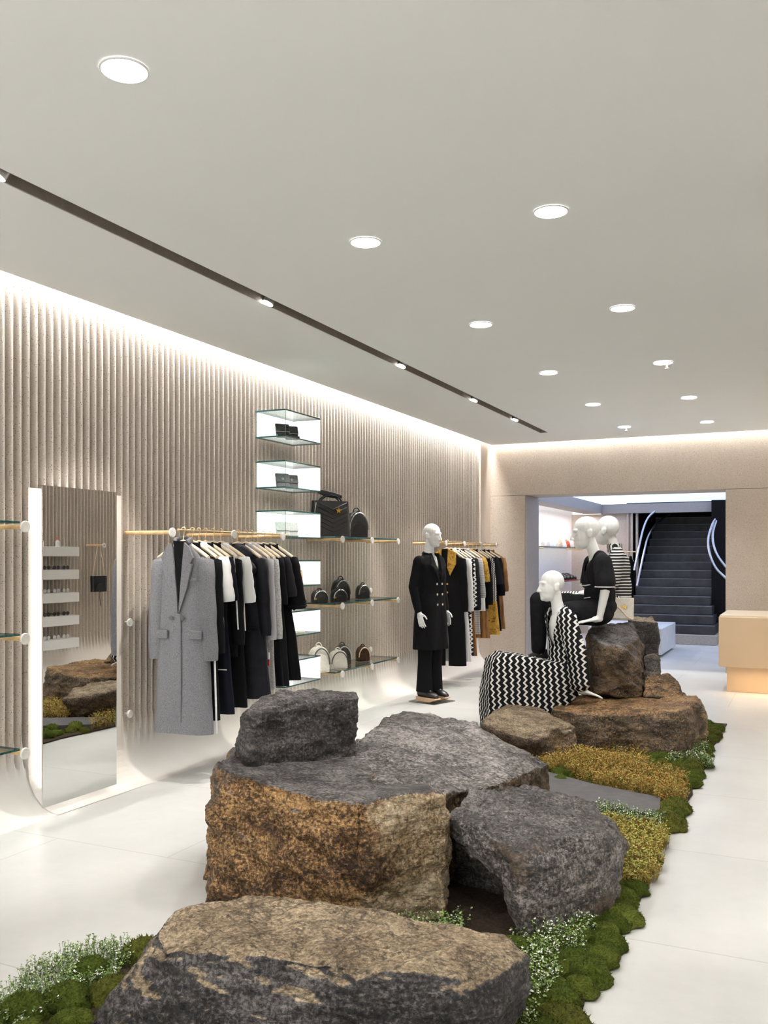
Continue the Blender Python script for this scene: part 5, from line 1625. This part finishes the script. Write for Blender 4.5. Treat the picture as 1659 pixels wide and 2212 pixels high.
def cushion_mesh(seed, r=.068):
    rr = random.Random(seed)
    bm = bmesh.new()
    bmesh.ops.create_icosphere(bm, subdivisions=4, radius=1)
    off = Vector((seed * 3.7, seed, 0))
    for v in bm.verts:
        p = v.co.copy()
        k = 1 + .20 * noise.noise(p * 1.5 + off) + .07 * noise.fractal(p * 6 + off, 1, 2, 3) + .045 * (noise.noise(p * 26 + off))
        z = p.z * (.80 if p.z > 0 else .25)
        v.co = Vector((p.x * k * r, p.y * k * r, max(-.02, z * k * r)))
    vs = [v.co.copy() for v in bm.verts]; ns = [v.normal.copy() for v in bm.verts]
    fs = [tuple(v.index for v in f.verts) for f in bm.faces]
    bm.free()
    mb = MB(); mb.add(vs, fs)
    for k in range(520):                       # short fuzzy tips
        i = rr.randrange(len(vs))
        p = vs[i]
        if p.z < 0: continue
        n = Vector(p).normalized(); n = (n + Vector((rr.uniform(-.5, .5), rr.uniform(-.5, .5), rr.uniform(0, .5)))).normalized()
        t_ = n.cross(Vector((rr.random(), rr.random(), rr.random()))).normalized() * .0022
        mb.add([p - t_ - n * .003, p + t_ - n * .003, p + n * rr.uniform(.006, .011)], [(0, 1, 2)])
    return mb
CUSH = []
for k in range(6):
    mb = cushion_mesh(k + 1)
    me = bpy.data.meshes.new('moss_cushion'); me.from_pydata(mb.v, [], mb.f)
    me.polygons.foreach_set('use_smooth', [True] * len(me.polygons))
    me.materials.append((M_MOSS, M_MOSS2, M_MOSS3)[k % 3])
    CUSH.append(me)
def moss(pts, label, group, kinds=(0, 1, 2, 3, 4, 5), smin=.7, smax=1.25):
    for i, (x, y) in enumerate(pts):
        o = bpy.data.objects.new('moss_cushion', CUSH[rnd.choice(kinds)])
        s = rnd.uniform(smin, smax)
        o.location = (x, y, .012); o.scale = (s, s * rnd.uniform(.85, 1.2), s * rnd.uniform(.8, 1.15)); o.rotation_euler = (0, 0, rnd.uniform(0, 6.28))
        COL.objects.link(o)
        tag(o, label, 'moss', group)
def scatter(x0, x1, y0, y1, n, mind):
    out = []
    for _ in range(n * 30):
        x, y = rnd.uniform(x0, x1), rnd.uniform(y0, y1)
        if all((x - a) ** 2 + (y - c) ** 2 > mind * mind for a, c in out):
            out.append((x, y))
        if len(out) >= n: break
    return out
moss(scatter(-1.06, -.72, 2.35, 3.35, 36, .088), 'round green moss cushion along the paving edge beside the low front boulder', 'moss beside the front boulder', (0, 3, 1, 0, 2), .85, 1.35)
moss(scatter(-.95, -.71, 3.35, 4.28, 38, .068), 'green moss cushion between the mauve boulder and the paving edge', 'moss beside the mauve boulder', (0, 3, 2))
moss(scatter(-2.44, -2.02, 1.85, 2.80, 24, .14), 'round bright green moss cushion left of the low front boulder', 'moss left of the front boulder', (2, 5, 0, 2, 1), 1.0, 1.45)
moss(scatter(-.77, -.70, 5.32, 5.86, 12, .05), 'green moss cushion between the grey paving slab and the light floor', 'moss at the end of the paving slab', (0, 1, 4))
moss(scatter(-1.08, -.71, 6.35, 7.15, 38, .070), 'olive green moss cushion along the paving edge before the long slab of rock', 'moss before the long slab', (0, 1, 4, 3), .9, 1.4)
moss(scatter(-1.62, -1.25, 6.0, 6.3, 8, .085), 'dark green moss cushion behind the domed boulder, at the foot of the rusty plants', 'moss behind the domed boulder', (0, 3))
moss(scatter(-.95, -.71, 7.35, 8.72, 44, .075), 'olive moss cushion beside the end of the long slab of rock, at the paving edge', 'moss beside the long slab', (1, 4, 0))
moss(scatter(-2.46, -2.14, 5.0, 6.15, 20, .10), 'green moss cushion along the far paving edge, seen in the mirror', 'moss seen in the mirror')
moss(scatter(-2.46, -2.05, 6.6, 7.7, 20, .10), 'green moss cushion beyond the paving slab, seen in the mirror', 'moss beyond the slab in the mirror')

L_OCH = [plain('leaf_ochre', (.36, .215, .03), .7, var=.15), plain('leaf_rust', (.30, .105, .022), .7, var=.2), plain('leaf_yellow_green', (.36, .36, .07), .7, var=.15), plain('leaf_olive', (.27, .20, .04), .7, var=.2)]
L_GRN = [plain('leaf_green', (.11, .20, .035), .7, var=.2), plain('leaf_pale', (.26, .36, .11), .7, var=.2), plain('petal_white', (.80, .80, .76), .6, var=.05), plain('stem_dark', (.045, .07, .02), .8, var=.2)]
def sprigs(name, label, cat, areas, n, mats, weights, h=(.02, .09), leaf=.008, seed=1, star=6):
    n = int(n * 1.4); leaf *= .85
    rr = random.Random(seed)
    mb = MB()
    def inside(x, y):
        for pl_ in areas:
            c = False
            for i in range(len(pl_)):
                x0, y0 = pl_[i]; x1, y1 = pl_[i - 1]
                if (y0 > y) != (y1 > y) and x < (x1 - x0) * (y - y0) / (y1 - y0) + x0: c = not c
            if c: return True
        return False
    M_ = .06
    xs = [p_[0] for a in areas for p_ in a]; ys = [p_[1] for a in areas for p_ in a]
    made = 0
    while made < n:
        x, y = rr.uniform(min(xs) - M_, max(xs) + M_), rr.uniform(min(ys) - M_, max(ys) + M_)
        jx, jy = .07 * noise.noise(Vector((x * 7, y * 7, 1.3 + seed))), .12 * noise.noise(Vector((x * 7, y * 7, 8.3 + seed)))
        if not inside(x + jx, y + jy): continue
        made += 1
        clump = .5 + .5 * noise.noise(Vector((x * 3, y * 3, seed)))
        hh = rr.uniform(*h) * (.55 + .9 * clump)
        tip = Vector((x + rr.uniform(-.02, .02), y + rr.uniform(-.02, .02), hh))
        mb.cur = len(mats) - 1
        w = .0007
        mb.quad((x - w, y, 0), (x + w, y, 0), tip + Vector((w, 0, 0)), tip - Vector((w, 0, 0)))
        for k in range(star):
            a = rr.uniform(0, 6.28)
            up = rr.uniform(-.2, .9)
            d = Vector((math.cos(a), math.sin(a), up)).normalized()
            q = Vector((x, y, 0)).lerp(tip, rr.uniform(.35, 1.0))
            if k >= star - 2: q = tip
            sd = d.cross(Vector((rr.uniform(-.3, .3), rr.uniform(-.3, .3), 1))).normalized()
            L = leaf * rr.uniform(.7, 1.4)
            mb.cur = rr.choices(range(len(mats)), weights)[0]
            if k >= star - 2 and weights[2] > .3 and len(mats) > 2: mb.cur = 2
            mb.quad(q, q + d * L * .5 + sd * L * .38, q + d * L, q + d * L * .5 - sd * L * .38)
    c = Vector((sum(xs) / len(xs), sum(ys) / len(ys), .012))
    mb.v = [(v[0] - c.x, v[1] - c.y, v[2]) for v in mb.v]
    o = mb.build(name, mats, loc=c, smooth=False, raw=True)
    tag(o, label, cat, kind='stuff')
    return o
SED = [[(-.70, 5.80), (-.74, 6.35), (-1.05, 6.55), (-1.05, 7.15), (-1.45, 7.2), (-1.75, 8.0), (-2.0, 7.95), (-1.6, 6.9), (-1.85, 6.5), (-1.3, 6.05), (-.9, 5.9)]]
sprigs('sedum', 'low rusty yellow ground cover filling the bed before the long slab of rock', 'ground cover', SED, 5200, L_OCH, [.42, .22, .24, .12], (.03, .13), .012, 2, 9)
sprigs('sedum', 'patch of yellow-orange ground cover between the mauve boulder and the paving', 'ground cover', [[(-.68, 4.25), (-.68, 5.22), (-1.1, 5.3), (-1.12, 4.35)]], 3200, L_OCH, [.30, .22, .36, .12], (.02, .085), .011, 3, 9)
sprigs('sedum', 'rusty ground cover beyond the paving slab, seen in the mirror', 'ground cover', [[(-2.48, 6.1), (-2.48, 8.5), (-2.0, 8.5), (-2.0, 6.8)]], 2200, L_OCH, [.42, .22, .24, .12], (.03, .12), .013, 4, 6)
sprigs('flowering_plants', 'clump of tiny white flowers and pale leaves beside the low front boulder', 'flowers', [[(-.80, 2.75), (-.82, 3.35), (-1.05, 3.45), (-1.12, 3.0), (-1.0, 2.65)]], 900, L_GRN, [.40, .34, .2, .06], (.03, .085), .011, 5, 7)
sprigs('flowering_plants', 'white flowering plants along the paving edge in the near bed corner', 'flowers', [[(-2.58, 1.7), (-2.56, 2.75), (-2.30, 2.75), (-2.32, 1.7)]], 1500, L_GRN, [.46, .32, .16, .06], (.02, .065), .010, 6, 7)
sprigs('flowering_plants', 'white flowers and pale green leaves in front of the end of the grey slab', 'flowers', [[(-.72, 5.2), (-.74, 5.46), (-1.15, 5.5), (-1.15, 5.28)]], 420, L_GRN, [.40, .34, .2, .06], (.03, .09), .010, 7, 6)
sprigs('flowering_plants', 'pale green flowering tuft at the paving edge before the long slab end', 'flowers', [[(-.66, 6.95), (-.70, 7.45), (-1.0, 7.35), (-.95, 6.95)]], 700, L_GRN, [.30, .46, .18, .06], (.03, .10), .012, 8, 6)
sprigs('flowering_plants', 'yellow-green sprigs with white flowers in the gap under the mauve boulder', 'flowers', [[(-1.25, 3.15), (-1.25, 3.45), (-1.55, 3.5), (-1.5, 3.2)]], 260, L_GRN, [.25, .55, .14, .06], (.03, .12), .011, 9, 6)
sprigs('flowering_plants', 'tuft of pale green sprigs between the medium boulder and the long slab', 'flowers', [[(-1.75, 7.15), (-1.62, 7.35), (-2.05, 7.7), (-2.15, 7.5)]], 420, L_GRN, [.32, .5, .12, .06], (.05, .2), .012, 10, 6)
sprigs('flowering_plants', 'white flowers beside the moss at the foot of the mauve boulder', 'flowers', [[(-.78, 3.45), (-.80, 3.75), (-1.0, 3.75), (-1.0, 3.45)]], 220, L_GRN, [.35, .34, .25, .06], (.05, .12), .010, 12, 6)
EXPOSURE = 0.4
# ------------------------------------------------------------------ render look
SC.view_settings.view_transform = 'Standard'
SC.view_settings.look = 'None'
SC.view_settings.gamma = 1
SC.view_settings.use_curve_mapping = False
SC.view_settings.exposure = EXPOSURE
SC.cycles.use_denoising = True
SC.cycles.use_adaptive_sampling = True
SC.cycles.adaptive_threshold = .1
SC.cycles.max_bounces = 9
SC.cycles.diffuse_bounces = 7
SC.cycles.glossy_bounces = 4
SC.cycles.transparent_max_bounces = 16
SC.cycles.sample_clamp_indirect = 6
SC.cycles.caustics_reflective = False
SC.cycles.caustics_refractive = False
SC.cycles.use_light_tree = False
